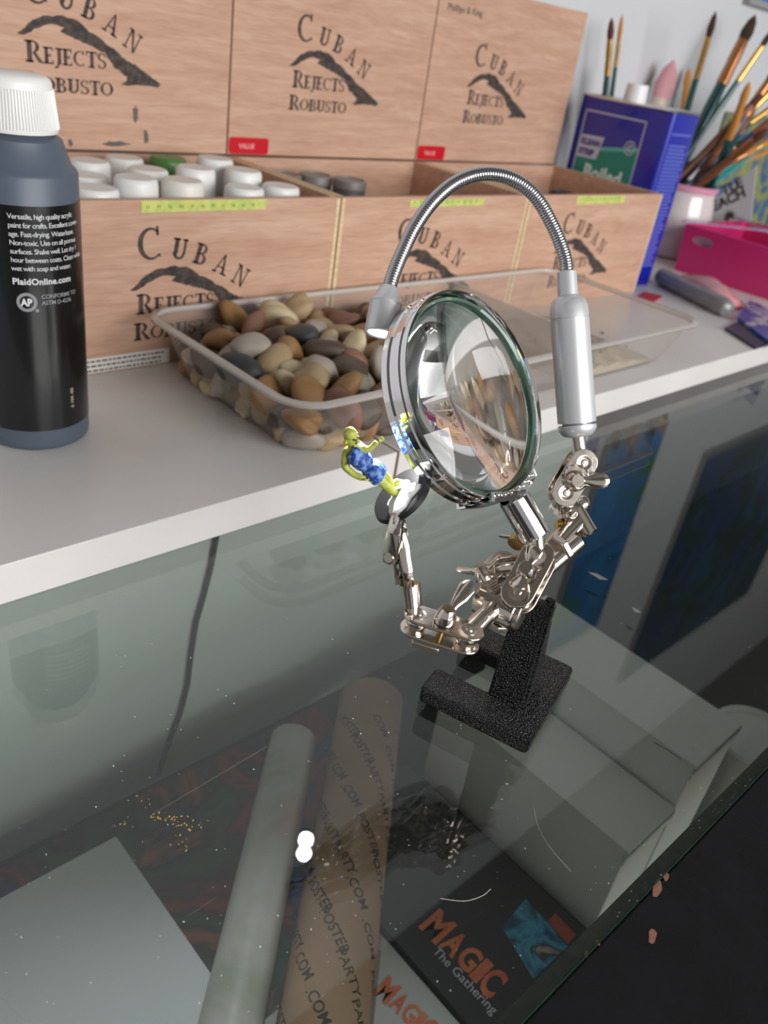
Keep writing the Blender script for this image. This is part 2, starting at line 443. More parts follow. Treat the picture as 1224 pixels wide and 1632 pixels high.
# white board at the left
xr = onz(185, 1332, -.2)[0]; yb = onz(185, 1332, -.2)[1]
tag(MB().box(-.12, .06, -.225, xr, yb, -.2).build('foam_board', mat('white_foam_board', (222, 224, 228), .45, rgb2=(212, 215, 220), noise=.6, nscale=6), bevel=.0006),
    'blank pale grey sheet of foam board lying in the case', 'board')
# colourful poster
M_poster = picture('fantasy_poster_print', [(10, 14, 24), (30, 46, 130), (14, 18, 26), (160, 44, 32), (60, 20, 28), (30, 84, 40), (16, 30, 20), (176, 96, 40), (40, 20, 30)], 13, 3.1)
tag(MB().box(.02, .075, FZ+.0002, .3425, PY-.006, FZ+.003).build('poster', M_poster),
    'dark colourful illustrated poster lying flat under the cardboard tube', 'poster')
# black printed box with logo
bx = thing('game_box', 'flat black box with orange title lettering and small blue picture', 'box', (.3, .15, FZ+.0031))
bo = (.3, .15, FZ+.0031); BT = -.2155
BX0, BX1 = .252, .3535
M_bblack = mat('black_card_print', (26, 29, 31), .4)
MB().box(BX0, .06, FZ+.0031, BX1, .262, BT).build('box_body', M_bblack, bx, off=bo, bevel=.0008)
M_or = mat('orange_ink', (206, 92, 66), .5, rgb2=(222, 130, 78), noise=.3, nscale=90)
def magic(mb, mb2, p0, p1, z, size):
    p0 = np.array([*p0[:2], z]); p1 = np.array([*p1[:2], z]); d = nrm(p1-p0); u_ = np.array([-d[1], d[0], 0])
    L = np.linalg.norm(p1-p0); x = 0
    ws = [1.25, .95, .95, .5, .9]; k = L/sum(ws)
    for ch, w in zip('MAGIC', ws):
        sc = 1.18 if ch in 'MC' else 1.0
        vs, fs = text2d(ch, 1.0, .035)
        vx = [v[0] for v in vs]; vy = [v[1] for v in vs]; a, b = min(vx), max(vx); c, e = min(vy), max(vy)
        mb.add([p0+d*(x+(v[0]-a)/(b-a)*w*k*.93)+u_*(((v[1]-c)/(e-c)-.5)*size*sc) for v in vs], fs); x += w*k
    if mb2 is not None: text_on(mb2, 'The Gathering', L*.14, p0+d*L*.28-u_*size*.86, d, u_, .0, 'LEFT', 1.0)
g1 = MB(); g2 = MB()
magic(g1, g2, onz(684, 1462, BT+.0002), onz(798, 1578, BT+.0002), BT+.0002, .0170)
g1.build('title', M_or, bx, off=bo); g2.build('subtitle', mat('pale_ink', (200, 200, 205), .5), bx, off=bo)
M_art = picture('blue_card_art', [(10, 14, 22), (18, 70, 110), (60, 150, 180), (22, 26, 30), (200, 190, 170)], 40, 7.7)
a_ = [onz(*q, BT+.0002) for q in ((838, 1432), (905, 1508), (850, 1560), (800, 1478))]
m_ = MB(); m_.add(a_, [(0, 1, 2, 3)]); m_.build('picture', M_art, bx, off=bo)
a_ = [onz(*q, BT+.00025) for q in ((885, 1455), (918, 1490), (905, 1505), (872, 1468))]
m_ = MB(); m_.add(a_, [(0, 1, 2, 3)]); m_.build('logo_patch', mat('red_ink', (150, 62, 48), .5), bx, off=bo)
# pale box left of it with the same title
wb = thing('game_box', 'flat pale grey box with faint orange title lettering beside the tube', 'box', (.2, .12, FZ+.0031))
wo = (.2, .12, FZ+.0031); WT = -.219
MB().box(.160, .06, FZ+.0031, .2505, .178, WT).build('box_body', mat('pale_card_print', (188, 188, 186), .5), wb, off=wo, bevel=.0008)
g1 = MB(); magic(g1, None, onz(607, 1568, WT+.0002), onz(690, 1650, WT+.0002), WT+.0002, .0125)
g1.build('title', M_or, wb, off=wo)
# kraft poster tube with repeated printing
def lying_tube(name, label, cat, a, b, r, m, cap_m):
    a = np.array(a); b = np.array(b); t = thing(name, label, cat, tuple((a+b)/2*np.array([1, 1, 0])+np.array([0, 0, a[2]-r])))
    o = np.array(t.location)
    d = nrm(b-a); L = np.linalg.norm(b-a)
    MB().lathe(a, d, [(r*.92, .006), (r*.94, 0), (r, 0), (r, L), (r*.94, L), (r*.92, L-.006)], 40).build('tube_wall', m, t, smooth=True, off=o)
    MB().lathe(a, d, [(r*.915, .002), (r*.915, L-.002)], 30).build('end_plug', cap_m, t, smooth=True, off=o)
    return t, a, b, d, L, o
zr = .024
za = BT+zr+.0003
A0 = onz(512, 1650, za); A1 = onz(592, 1118, za)
t, a, b, d, L, o = lying_tube('poster_tube', 'brown cardboard mailing tube printed all over with black lettering', 'tube', A0-(A1-A0)*.055, A1, zr,
     mat('kraft_paper', (168, 136, 108), .7, rgb2=(152, 122, 96), noise=.4, nscale=30), card_w)
pm = MB(); rnd = random.Random(5)
sd = nrm(np.cross(d, (0, 0, 1))); upv = np.array([0, 0, 1.0])
for row in range(-4, 5):
    for k in range(16):
        s0 = k*.044+(row % 2)*.022
        if s0 > L-.03: continue
        vs, fs = text2d(('POSTER', 'PARTY', '.COM')[(k+row) % 3], .0085, .0001)
        out = []
        for v in vs:
            s = s0 - v[0]*.8+v[1]*.55; q = (row*.52) + (v[1]*.8+v[0]*.55)/zr
            out.append(a+d*s+(-sd*math.sin(-q)+upv*math.cos(q))*(zr+.00012))
        pm.add(out, fs)
pm.build('printing', M_ink, t, off=o)
# pale rolled print next to it
B0 = onz(362, 1660, -.1838); B1 = onz(468, 1180, -.1838)
M_roll = picture('rolled_print', [(176, 174, 168), (160, 164, 150), (192, 188, 182), (196, 192, 188), (190, 166, 152), (150, 142, 160)], 9, 1.3, .4)
lying_tube('rolled_poster', 'loosely rolled pale colour print lying against the cardboard tube', 'rolled poster', B0-(B1-B0)*.12, B1, .0160, M_roll, M_case_dark)
# cable down the back panel
pts = [ony(x, y, PY-.0022) for x, y in ((349, 830), (345, 856), (337, 900), (326, 945), (313, 990), (305, 1040), (299, 1090), (288, 1135), (270, 1180), (252, 1235), (238, 1280), (237, 1296))]
pts = [p for p in pts if FZ+.003 < p[2] < -.0085]
tag(MB().tube(pts, .0018, 10).build('power_cable', mat('black_cable', (24, 26, 29), .5), smooth=True),
    'thin black cable hanging down the pale panel inside the case', 'cable')

# ------------------------------------------------------------------ white boards on the glass
JX = ony(633, 745, .3165)[0]
BYF = .3165
def board(label, x0, x1, chip_end):
    t = thing('shelf_board', label, 'board', ((x0+x1)/2, .49, 0.0002)); o = np.array(t.location)
    MB().box(x0, BYF, .0002, x1, .698, ZB).build('panel', M_melamine, t, off=o, bevel=.0006)
    e = MB(); s = -1 if chip_end < 0 else 1; xe = x0 if s < 0 else x1
    e.box(min(xe, xe+s*.0008), BYF+.0006, .001, max(xe, xe+s*.0008), .697, ZB-.0006)
    p = e.build('raw_end', M_chip, t, off=o); p['label'] = 'tan chipboard core at the cut end'
    return t
board('white melamine board carrying the black paint bottle', -.55, JX-.0022, 1)
board('white melamine board carrying the blue oil can', JX+.0004, 1.75, 1)

# ------------------------------------------------------------------ cigar boxes
ISL = [(495.9,210.2),(499.2,212.1),(503.4,215.8),(507.6,219.7),(515.4,223.0),(525.9,224.4),(536.8,223.7),(544.7,220.2),(549.0,216.4),(557.0,213.6),(561.3,210.5),(568.2,207.6),(574.2,202.7),(581.3,199.7),(587.1,197.4),(593.1,194.1),(597.6,191.7),(602.2,189.2),(606.9,186.4),(606.0,183.9),(598.9,184.4),(589.4,184.2),(580.1,183.3),(573.4,183.8),(578.2,186.8),(579.0,189.6),(573.4,192.0),(567.6,195.2),(564.2,200.2),(561.0,204.4),(555.6,205.7),(549.0,207.8),(541.1,210.6),(533.5,212.5),(527.2,214.5),(530.4,217.3),(524.3,218.4),(516.1,217.2),(510.5,214.7),(506.2,211.9),(500.6,209.8)]
def stamp(parent, x_left, dz, y, off):
    """burnt-in brand: arched CUBAN, island outline, REJECTS ROBUSTO (millimetres from a common origin)"""
    mb = MB(); dx = x_left-436.5; rnd = random.Random(2)
    f = lambda x, z: ((x+dx)*.001, y, (z+dz)*.001)
    pts = []
    n = len(ISL)
    for i in range(n):
        p, q = ISL[i], ISL[(i+1) % n]
        for k in range(3):
            t = k/3; j = 0 if k == 0 else .7
            pts.append((p[0]+(q[0]-p[0])*t+rnd.uniform(-j, j), p[1]+(q[1]-p[1])*t+rnd.uniform(-j, j)))
    # triangulate through a fill
    bm = bmesh.new(); vs = [bm.verts.new((x, z, 0)) for x, z in pts]
    es = [bm.edges.new((vs[i], vs[(i+1) % len(vs)])) for i in range(len(vs))]
    bmesh.ops.triangle_fill(bm, use_beauty=True, edges=es)
    bm.verts.index_update()
    mb.add([f(v.co.x, v.co.y) for v in bm.verts], [tuple(v.index for v in fc.verts) for fc in bm.faces]); bm.free()
    serif(mb, 'C', 23.0, ((503.0, 228.0), f), math.radians(4), 1.0)
    serif(mb, 'U', 14.6, ((526.0, 229.4), f), math.radians(-10), .98)
    serif(mb, 'B', 14.4, ((542.8, 226.2), f), math.radians(-18), 1.0)
    serif(mb, 'A', 14.2, ((559.0, 219.6), f), math.radians(-25), 1.0)
    serif(mb, 'N', 14.4, ((574.8, 210.9), f), math.radians(-30), .95)
    serif_line(mb, 'REJECTS', 14.0, 10.8, 501.0, 193.1, 562.0, f)
    serif_line(mb, 'ROBUSTO', 12.4, 9.8, 498.8, 174.8, 567.0, f)
    s = mb.build('brand_stamp', M_ink, parent, off=off)
    s['label'] = 'black burnt-in lettering and island outline'
    return s
M_red = mat('red_sticker', (196, 24, 40), .25, coat=.3)
M_redtxt = mat('pink_print', (226, 150, 150), .4)
M_tape = mat('green_yellow_tape', (204, 206, 118), .6, rgb2=(178, 192, 100), noise=.25, nscale=160)
M_tapei = mat('tape_green_ink', (112, 150, 62), .6)
M_paper = mat('white_paper', (226, 222, 218), .6)
BY0, BY1, BT_ = .5, .658, .1345
def cigar_box(label, x0, x1, tape, marks):
    cx = (x0+x1)/2; o = np.array((cx, (BY0+BY1)/2, ZB)); T = .0055
    t = thing('cigar_box', label, 'wooden box', o)
    fr = MB().box(x0, BY0, ZB, x1, BY0+T, BT_).build('front_panel', M_wood, t, off=o, bevel=.0004)
    for xe in (x0, x1-.0035):
        MB().box(xe, BY0-.0003, ZB+.001, xe+.0035, BY0+.0001, BT_-.0004).build('edge_strip', M_ply_edge, fr, off=o)
    MB().box(x0, BY1-T, ZB, x1, BY1, BT_).build('back_panel', M_wood, t, off=o, bevel=.0004)
    for xa in (x0, x1-T):
        s = MB().box(xa, BY0+T, ZB, xa+T, BY1-T, BT_).build('side_panel', M_wood, t, off=o)
        MB().box(xa, BY0+T, BT_, xa+T, BY1-T, BT_+.0002).build('top_edge', M_ply_edge, s, off=o)
    MB().box(x0+T, BY0+T, ZB, x1-T, BY1-T, ZB+.004).build('bottom_panel', M_wood, t, off=o)
    ld = MB().box(x0, BY1+.0003, BT_+.0012, x1, BY1+.0058, BT_+.164).build('lid', M_wood, t, off=o, bevel=.0005)
    stamp(fr, x0*1000, -133.4, BY0-.0002, o)
    stamp(ld, x0*1000, 0, BY1+.0001, o)
    # red seal, lower left of the lid
    rs = MB(); xa, xb, za_, zb_ = x0+.0008, x0+.043, BT_+.0018, BT_+.0155; r = .0025
    pts = []
    for (cx_, cz_, a0) in ((xb-r, za_+r, -90), (xb-r, zb_-r, 0), (xa+r, zb_-r, 90), (xa+r, za_+r, 180)):
        for k in range(5):
            a = math.radians(a0+90*k/4); pts.append((cx_+r*math.cos(a), BY1-.0001, cz_+r*math.sin(a)))
    rs.prism(pts, (0, .0003, 0))
    seal = rs.build('seal', M_red, ld, off=o); seal['label'] = 'glossy red sticker'
    tx = MB(); text_on(tx, 'VALUE', .0056, (x0+.011, BY1-.0003, BT_+.0065), (1, 0, 0), (0, 0, 1), .0002); tx.build('seal_print', M_redtxt, ld, off=o)
    # tape strip on the front panel
    if tape:
        xa, xb, za_, zb_ = tape
        mb = MB(); mb.prism([(xa, BY0-.0003, za_), (xb, BY0-.0003, za_+.0006), (xb+.001, BY0-.0003, zb_), (xa-.0005, BY0-.0003, zb_)], (0, .0002, 0))
        tp = mb.build('tape', M_tape, fr, off=o); tp['label'] = 'yellow-green strip seal'
    if marks == 1:
        w = MB().box(.2075, BY0-.0003, .0225, .2903, BY0-.0001, .0330).build('paper_label', M_paper, fr, off=o)
        w['label'] = 'white paper label with small grey print'
        tx = MB()
        rw = random.Random(14)                       # print too small to read: rows of short dashes
        for i in range(3):
            x = .2285
            while x < .284:
                w_ = rw.uniform(.0012, .0042); z_ = .0300-.0033*i
                tx.add([(x, BY0-.0004, z_), (x+w_, BY0-.0004, z_), (x+w_, BY0-.0004, z_+.0013), (x, BY0-.0004, z_+.0013)], [(0, 1, 2, 3)]); x += w_+.0009
        k_ = tx.build('warning_print', M_ink2, fr, off=o); k_['kind'] = 'stuff'
    return t, ld, fr, o
bxs = []
bxs.append(cigar_box('open wooden cigar box filled with white-capped paint bottles', .2005, .4355, (.2690, .3655, .1266, .1342), 1))
bxs.append(cigar_box('open wooden cigar box holding stacked grey tins', .4370, .6700, (.512, .605, .1262, .1322), 2))
bxs.append(cigar_box('open wooden cigar box standing next to the blue oil can', .6715, .9165, (.7500, .838, .1255, .1335), 3))
# small print on the tapes, lid text and branded smudges
for (t, ld, fr, o), (xa, xb) in zip(bxs, ((.272, .363), (.515, .602), (.753, .835))):
    tx = MB(); text_on(tx, 'H M N W H N M H W N M'[:21], .0036, (xa, BY0-.0005, .1290), (1, 0, 0), (0, 0, 1), 0, 'LEFT', (xb-xa)/.042)
    tx.build('tape_print', M_tapei, fr, off=o)
t, ld, fr, o = bxs[2]
tx = MB(); text_on(tx, 'Phillips & King', .0085, (.684, BY1+.0001, .2745), (1, 0, 0), (0, 0, 1), .0002, 'LEFT', 1.06); tx.build('corner_print', M_ink2, ld, off=o)
t, ld, fr, o = bxs[0]
rnd = random.Random(8)
for (x, y, w, h) in ((216, 182, 9, 30), (233, 218, 10, 24), (90, 195, 8, 26), (186, 229, 46, 8), (112, 228, 8, 12)):
    c = ony(x, y, BY1+.0001); hw = w*.00028; hh = h*.00026; pts = []
    for k in range(14):
        a = 2*math.pi*k/14; r = rnd.uniform(.6, 1.1); pts.append((c[0]+math.cos(a)*hw*r, BY1+.0001, c[2]+math.sin(a)*hh*r))
    MB().add(pts, [tuple(range(14))]).build('smudge', M_ink2, ld, off=o)

# ---- paint bottles in the left box
def white_bottle(x, y, top, label, r=.0155, cap=None, body=None, txt=False, capr=None):
    t = thing('craft_paint_bottle', label, 'paint bottle', (x, y, ZB+.0042), 0, 'paint bottles in the wooden box')
    h = top-(ZB+.0042); capr = capr or r*.93
    MB().lathe((0, 0, 0), (0, 0, 1), [(r-.001, 0), (r, .001), (r, h*.74), (r*.9, h*.80), (r*.6, h*.84)], 28).build('bottle_body', body or mat('translucent_bottle', (208, 204, 202), .35, sss=.2), t, smooth=True)
    c = MB().lathe((0, 0, 0), (0, 0, 1), [(capr, h*.80), (capr+.0006, h*.81), (capr, h*.965), (capr-.0006, h*.99), (capr-.0018, h)], 36).build('cap', cap or mat('white_cap', (226, 226, 224), .38), t, smooth=True)
    if txt:
        mb = MB(); vs, fs = text2d('MADE IN USA   M7', .0042, .0002)
        rr = capr+.0010
        for i in range(1):
            mb.add([(rr*math.sin(v[0]/rr-1.0-.5), -rr*math.cos(v[0]/rr-1.0-.5), h*.83+v[1]) for v in vs], fs)
        mb.build('cap_print', M_ink2, c)
    return t
M_cap_y = mat('ivory_cap', (222, 220, 212), .4)
M_cap_g = mat('green_cap', (74, 120, 56), .4)
M_dkbody = mat('dark_bottle', (22, 24, 24), .3)
caps = [ (142, 256, .141, 0), (139, 277, .137, 0), (155, 299, .1375, 0), (198, 250, .139, 0), (236, 268, .141, 0), (219, 282, .1425, 1),
         (268, 250, .140, 2), (312, 266, .143, 0), (304, 292, .1425, 3), (343, 251, .144, 0), (388, 270, .1425, 4), (390, 297, .1375, 5), (448, 295, .1375, 0)]
NB = ['white-capped bottle just behind the shoulder of the big black paint bottle', 'white-capped bottle half hidden by the big black paint bottle', 'white-capped bottle at the box front next to the big black paint bottle', 'white-capped bottle against the box back beside the green-capped bottle', 'white-capped bottle directly in front of the green-capped bottle', '', '', 'white-capped bottle behind the one with purple paint', '', 'white-capped bottle against the box back near the red seal', '', '', 'white-capped bottle in the box corner nearest the grey tins']
names = {0: 'paint bottle with plain white cap standing in the wooden box', 1: 'paint bottle with printed white cap rim in the wooden box',
         2: 'dark paint bottle with green cap in the wooden box', 3: 'white-capped bottle with purple paint showing under its neighbour',
         4: 'white-capped bottle with green band in the wooden box', 5: 'white-capped bottle with orange mark in the wooden box'}
placed = []
for (x, y, z, k) in caps:
    p = onz(x, y, z); q = [min(max(p[0], .2225), .4135), min(max(p[1], .5225), .6355)]
    placed.append([q[0], q[1], z, k, len(placed)])
for it in range(200):          # keep bottles apart inside the box
    for i in range(len(placed)):
        for j in range(i):
            dx = placed[i][0]-placed[j][0]; dy = placed[i][1]-placed[j][1]; d_ = math.hypot(dx, dy) or 1e-6
            if d_ < .0318:
                s = (.0318-d_)/2/d_
                placed[i][0] += dx*s; placed[i][1] += dy*s; placed[j][0] -= dx*s; placed[j][1] -= dy*s
    for p in placed: p[0] = min(max(p[0], .2222), .4138); p[1] = min(max(p[1], .5217), .6363)
for x, y, z, k, bi in placed:
    t = white_bottle(x, y, z, NB[bi] or names[k], cap=M_cap_g if k == 2 else (M_cap_y if k == 3 else None), body=M_dkbody if k == 2 else None, txt=(k == 1))
    if k in (3, 4, 5):
        h = z-ZB-.0042; c_ = {3: (112, 84, 168), 4: (30, 96, 62), 5: (230, 150, 70)}[k]
        MB().lathe((0, 0, 0), (0, 0, 1), [(.0157, h*.66), (.0158, h*.67), (.0158, h*.72), (.0157, h*.73)], 28).build('colour_band', mat('band%d' % k, c_, .5), t, smooth=True)
# ---- grey tins in the middle box
M_tin = mat('grey_tin', (120, 120, 122), .35, metal=.5)
M_tin_l = mat('grey_tin_lid', (146, 142, 140), .4, metal=.4)
def tin(x, y, z0, h, r, label):
    t = thing('paint_tin', label, 'tin', (x, y, z0), 0, 'grey tins in the wooden box')
    MB().lathe((0, 0, 0), (0, 0, 1), [(r-.001, 0), (r, .001), (r, h*.62), (r-.0008, h*.64)], 32).build('tin_body', M_tin, t, smooth=True)
    MB().lathe((0, 0, 0), (0, 0, 1), [(r+.0004, h*.64), (r+.0004, h*.95), (r-.0008, h), (r-.002, h), (r-.0026, h-.0012)], 32).build('lid', M_tin_l, t, smooth=True)
stacks = []
for (px, py, top, n, wh) in ((543, 282, .131, 5, 'tallest stack standing clear of the paint bottles'), (503, 278, .130, 5, 'middle stack of the wooden box'), (470, 277, .129, 5, 'stack next to the box partition')):
    p = onz(px, py, top); stacks.append([p[0], p[1], top, n, wh])
for it in range(300):
    for i in range(3):
        for j in range(i):
            a_, b_ = stacks[i], stacks[j]; dx, dy = a_[0]-b_[0], a_[1]-b_[1]; dd = math.hypot(dx, dy) or 1e-6
            if dd < .0312:
                q = (.0312-dd)/2/dd; a_[0] += dx*q; a_[1] += dy*q; b_[0] -= dx*q; b_[1] -= dy*q
    for a_ in stacks: a_[0] = min(max(a_[0], .4585), .648); a_[1] = min(max(a_[1], .5215), .636)
for x, y, top, n, wh in stacks:
    h = (top-ZB-.0041)/n
    for i in range(n):
        tin(x, y, ZB+.0043+i*h, h-.0003, .0148, ('small grey tin, topmost of the ' if i == n-1 else 'small grey tin lower down in the ')+wh)
# dark item in the right box
p = onz(868, 302, .125)
t = thing('paint_pot', 'small dark paint pot in the wooden box beside the oil can', 'paint pot', (p[0], .545, ZB+.0041))
MB().lathe((0, 0, 0), (0, 0, 1), [(.014, 0), (.0145, .002), (.0145, .078), (.011, .082)], 28).build('pot_body', mat('dark_pot', (30, 30, 38), .3), t, smooth=True)
MB().lathe((0, 0, 0), (0, 0, 1), [(.0135, .082), (.0135, .1), (.012, .1025)], 28).build('lid', mat('dark_lid', (20, 20, 24), .3), t, smooth=True)

# ------------------------------------------------------------------ big black paint bottle
BC = np.array((.1685, .4370)); BR = .0283
bt = thing('paint_bottle', 'large bottle of black acrylic paint with white cap and black label', 'paint bottle', (BC[0], BC[1], ZB))
BS = .0985 + ZB*0   # label geometry below is given in heights above the base
M_bot = mat('slate_blue_plastic', (82, 92, 106), .42, sss=.05)
BH = .1455           # shoulder height
MB().lathe((0, 0, 0), (0, 0, 1), [(.020, .001), (BR-.002, 0), (BR-.0004, .0015), (BR, .004), (BR, BH-.002), (BR-.0012, BH), (BR-.003, BH+.0015), (.0215, BH+.013), (.0188, BH+.0145), (.0175, BH+.016), (.0175, BH+.019)], 64).build('bottle_body', M_bot, bt, smooth=True)
cp = MB().lathe((0, 0, 0), (0, 0, 1), [(.0198, BH+.0160), (.0202, BH+.0170), (.0180, BH+.0375), (.0172, BH+.0392), (.0150, BH+.0404), (.0, BH+.0407)], 60, cap=False)
capo = cp.build('cap', mat('white_ribbed_cap', (232, 231, 228), .35), bt, smooth=True)
rb = MB()
for k in range(90):
    a = 2*math.pi*k/90
    e = np.array((math.cos(a), math.sin(a), 0)); tt = np.array((-math.sin(a), math.cos(a), 0))
    p0 = e*.0202+np.array((0, 0, BH+.0180)); p1 = e*.01835+np.array((0, 0, BH+.0350))
    rb.add([p0-tt*.0003, p0+tt*.0003, p1+tt*.0003, p1-tt*.0003, p0+e*.00035, p1+e*.00035], [(0, 4, 5, 3), (1, 2, 5, 4), (0, 1, 4), (3, 5, 2)])
r_ = rb.build('ribs', MATS['white_ribbed_cap'], capo); r_['kind'] = 'stuff'
LZ0, LZ1 = .0125, .1315
vd = math.atan2(-BC[1], -BC[0])                       # direction towards the viewer side of the bottle
lab = MB(); seg = 60; R_ = BR+.00025
a0, a1 = vd-math.radians(20), vd+math.radians(86)
for zz in (LZ0, LZ1):
    for k in range(seg+1):
        a = a0+(a1-a0)*k/seg; lab.v.append((R_*math.cos(a), R_*math.sin(a), zz))
for k in range(seg): lab.f.append((k, k+1, seg+2+k, seg+1+k))
lb = lab.build('label', mat('black_label', (11, 11, 13), .28, coat=.3), bt, smooth=True); lb['label'] = 'glossy black label with white print'
seam = MB()
a2, a3 = vd-math.radians(110), vd-math.radians(20)
for zz in (LZ0, LZ1):
    for k in range(seg+1):
        a = a2+(a3-a2)*k/seg; seam.v.append((R_*math.cos(a), R_*math.sin(a), zz))
for k in range(seg): seam.f.append((k, k+1, seg+2+k, seg+1+k))
seam.build('front_label', mat('dark_blue_label', (8, 12, 20), .3, coat=.3), bt, smooth=True)
def bottle_text(mb, s, size, deg, z, bold=0., spacing=1., vert=False):
    vs, fs = text2d(s, size, bold, 'LEFT', spacing); rr = R_+.00012; a_ = vd+math.radians(deg); out = []
    for v in vs:
        x, y = (v[0], v[1]) if not vert else (-v[1], v[0])
        a = a_+x/rr; out.append((rr*math.cos(a), rr*math.sin(a), z+y))
    mb.add(out, fs)
M_wt = mat('white_print', (226, 228, 232), .5)
tx = MB()
lines = ['Versatile, high quality acrylic', 'paint for crafts. Excellent cover-', 'age. Fast-drying. Waterbase.', 'Non-toxic. Use on all porous', 'surfaces. Shake well. Let dry 1', 'hour between coats. Clean while', 'wet with soap and water.']
TX0 = -13
for i, s in enumerate(lines):
    bottle_text(tx, s, .0035, TX0, .1255-.00415*i, 0, .88)
tx.build('description_print', M_wt, lb)
tx = MB(); bottle_text(tx, 'PlaidOnline.com', .0044, TX0, .0938, .00012, 1.04); tx.build('website_print', M_wt, lb)
M_gr = mat('grey_print_light', (150, 152, 156), .5)
tx = MB(); bottle_text(tx, 'CONFORMS TO', .0030, TX0+26, .0866, .00005, .95); bottle_text(tx, 'ASTM D-4236', .0030, TX0+26, .0834, .00005, .95); tx.build('standard_print', M_gr, lb)
seal = MB(); rr = R_+.00012; sa = vd+math.radians(TX0+12); sz = .0848
def on_b(x, y, lift=0.): a = sa+x/rr; return ((rr+lift)*math.cos(a), (rr+lift)*math.sin(a), sz+y)
for k in range(40):
    b0, b1 = 2*math.pi*k/40, 2*math.pi*(k+1)/40
    seal.add([on_b(.0033*math.cos(b0), .0033*math.sin(b0)), on_b(.0049*math.cos(b0), .0049*math.sin(b0)), on_b(.0049*math.cos(b1), .0049*math.sin(b1)), on_b(.0033*math.cos(b1), .0033*math.sin(b1))], [(0, 1, 2, 3)])
seal.add([on_b(.0046+.0009*math.cos(2*math.pi*k/14), -.0042+.0009*math.sin(2*math.pi*k/14)) for k in range(14)], [tuple(range(14))])
sl = seal.build('seal', M_gr, lb); sl['label'] = 'round certification seal'
mb = MB()
for ch, x in (('A', -.0027), ('P', .0002)):
    vs, fs = text2d(ch, .0050, .00025); mb.add([on_b(x+v[0]*.85, v[1]-.0017, .00005) for v in vs], fs)
mb.build('seal_letters', M_wt, lb)
tx = MB(); bottle_text(tx, '6 104 -80', .0030, TX0+56, .0235, .0001, 1.0, True); tx.build('batch_code', mat('yellowish_print', (170, 168, 140), .5), lb)

# ------------------------------------------------------------------ clear tray with pebbles and sand
RZ = .065
TX0_, TX1_, TY0, TY1 = .2625, .7300, .3165, .4965
IN = .021
DVX = .572
def rrect(x0, y0, x1, y1, r, z, n=6):
    pts = []
    for (cx, cy, a0) in ((x1-r, y0+r, -90), (x1-r, y1-r, 0), (x0+r, y1-r, 90), (x0+r, y0+r, 180)):
        for k in range(n+1):
            a = math.radians(a0+90*k/n); pts.append((cx+r*math.cos(a), cy+r*math.sin(a), z))
    return pts
tr = thing('plastic_tray', 'clear plastic two-compartment tray holding pebbles and sand', 'tray', ((TX0_+TX1_)/2, (TY0+TY1)/2, ZB)); to = np.array(tr.location)
rings = [rrect(TX0_+.006, TY0+.006, TX1_-.006, TY1-.006, .022, RZ-.001), rrect(TX0_+.012, TY0+.012, TX1_-.012, TY1-.012, .022, .047),
         rrect(TX0_+IN-.002, TY0+IN-.002, TX1_-IN+.002, TY1-IN+.002, .022, ZB+.006), rrect(TX0_+IN+.003, TY0+IN+.003, TX1_-IN-.003, TY1-IN-.003, .02, ZB+.0006)]
mb = MB(); n = len(rings[0])
for r in rings: mb.v += r
for i in range(len(rings)-1):
    for k in range(n): mb.f.append((i*n+k, i*n+(k+1) % n, (i+1)*n+(k+1) % n, (i+1)*n+k))
mb.f.append(tuple(3*n+k for k in range(n)))
mb.build('tray_shell', M_plastic, tr, smooth=True, off=to, angle=60)
lip = MB(); prof = [(.0, .0), (.0, .0018), (-.0015, .0026), (-.005, .0026), (-.006, .0012), (-.006, -.001)]
L_ = []
for (dx, dz) in prof: L_.append(rrect(TX0_-dx, TY0-dx, TX1_+dx, TY1+dx, .026+dx, RZ-.002+dz))
for r in L_: lip.v += r
for i in range(len(prof)-1):
    for k in range(n): lip.f.append((i*n+k, i*n+(k+1) % n, (i+1)*n+(k+1) % n, (i+1)*n+k))
lip.build('rim', M_rim, tr, smooth=True, off=to, solid=.0007)
dv = MB(); dv.add([(DVX-.006, TY0+.02, ZB+.001), (DVX-.0015, TY0+.008, RZ-.002), (DVX-.0015, TY1-.008, RZ-.002), (DVX-.006, TY1-.02, ZB+.001)], [(0, 1, 2, 3)])
dv.add([(DVX+.006, TY0+.02, ZB+.001), (DVX+.0015, TY0+.008, RZ-.002), (DVX+.0015, TY1-.008, RZ-.002), (DVX+.006, TY1-.02, ZB+.001)], [(3, 2, 1, 0)])
dv.add([(DVX-.0015, TY0+.008, RZ-.002), (DVX+.0015, TY0+.008, RZ-.002), (DVX+.0015, TY1-.008, RZ-.002), (DVX-.0015, TY1-.008, RZ-.002)], [(0, 1, 2, 3)])
dv.build('divider', M_rim, tr, off=to)
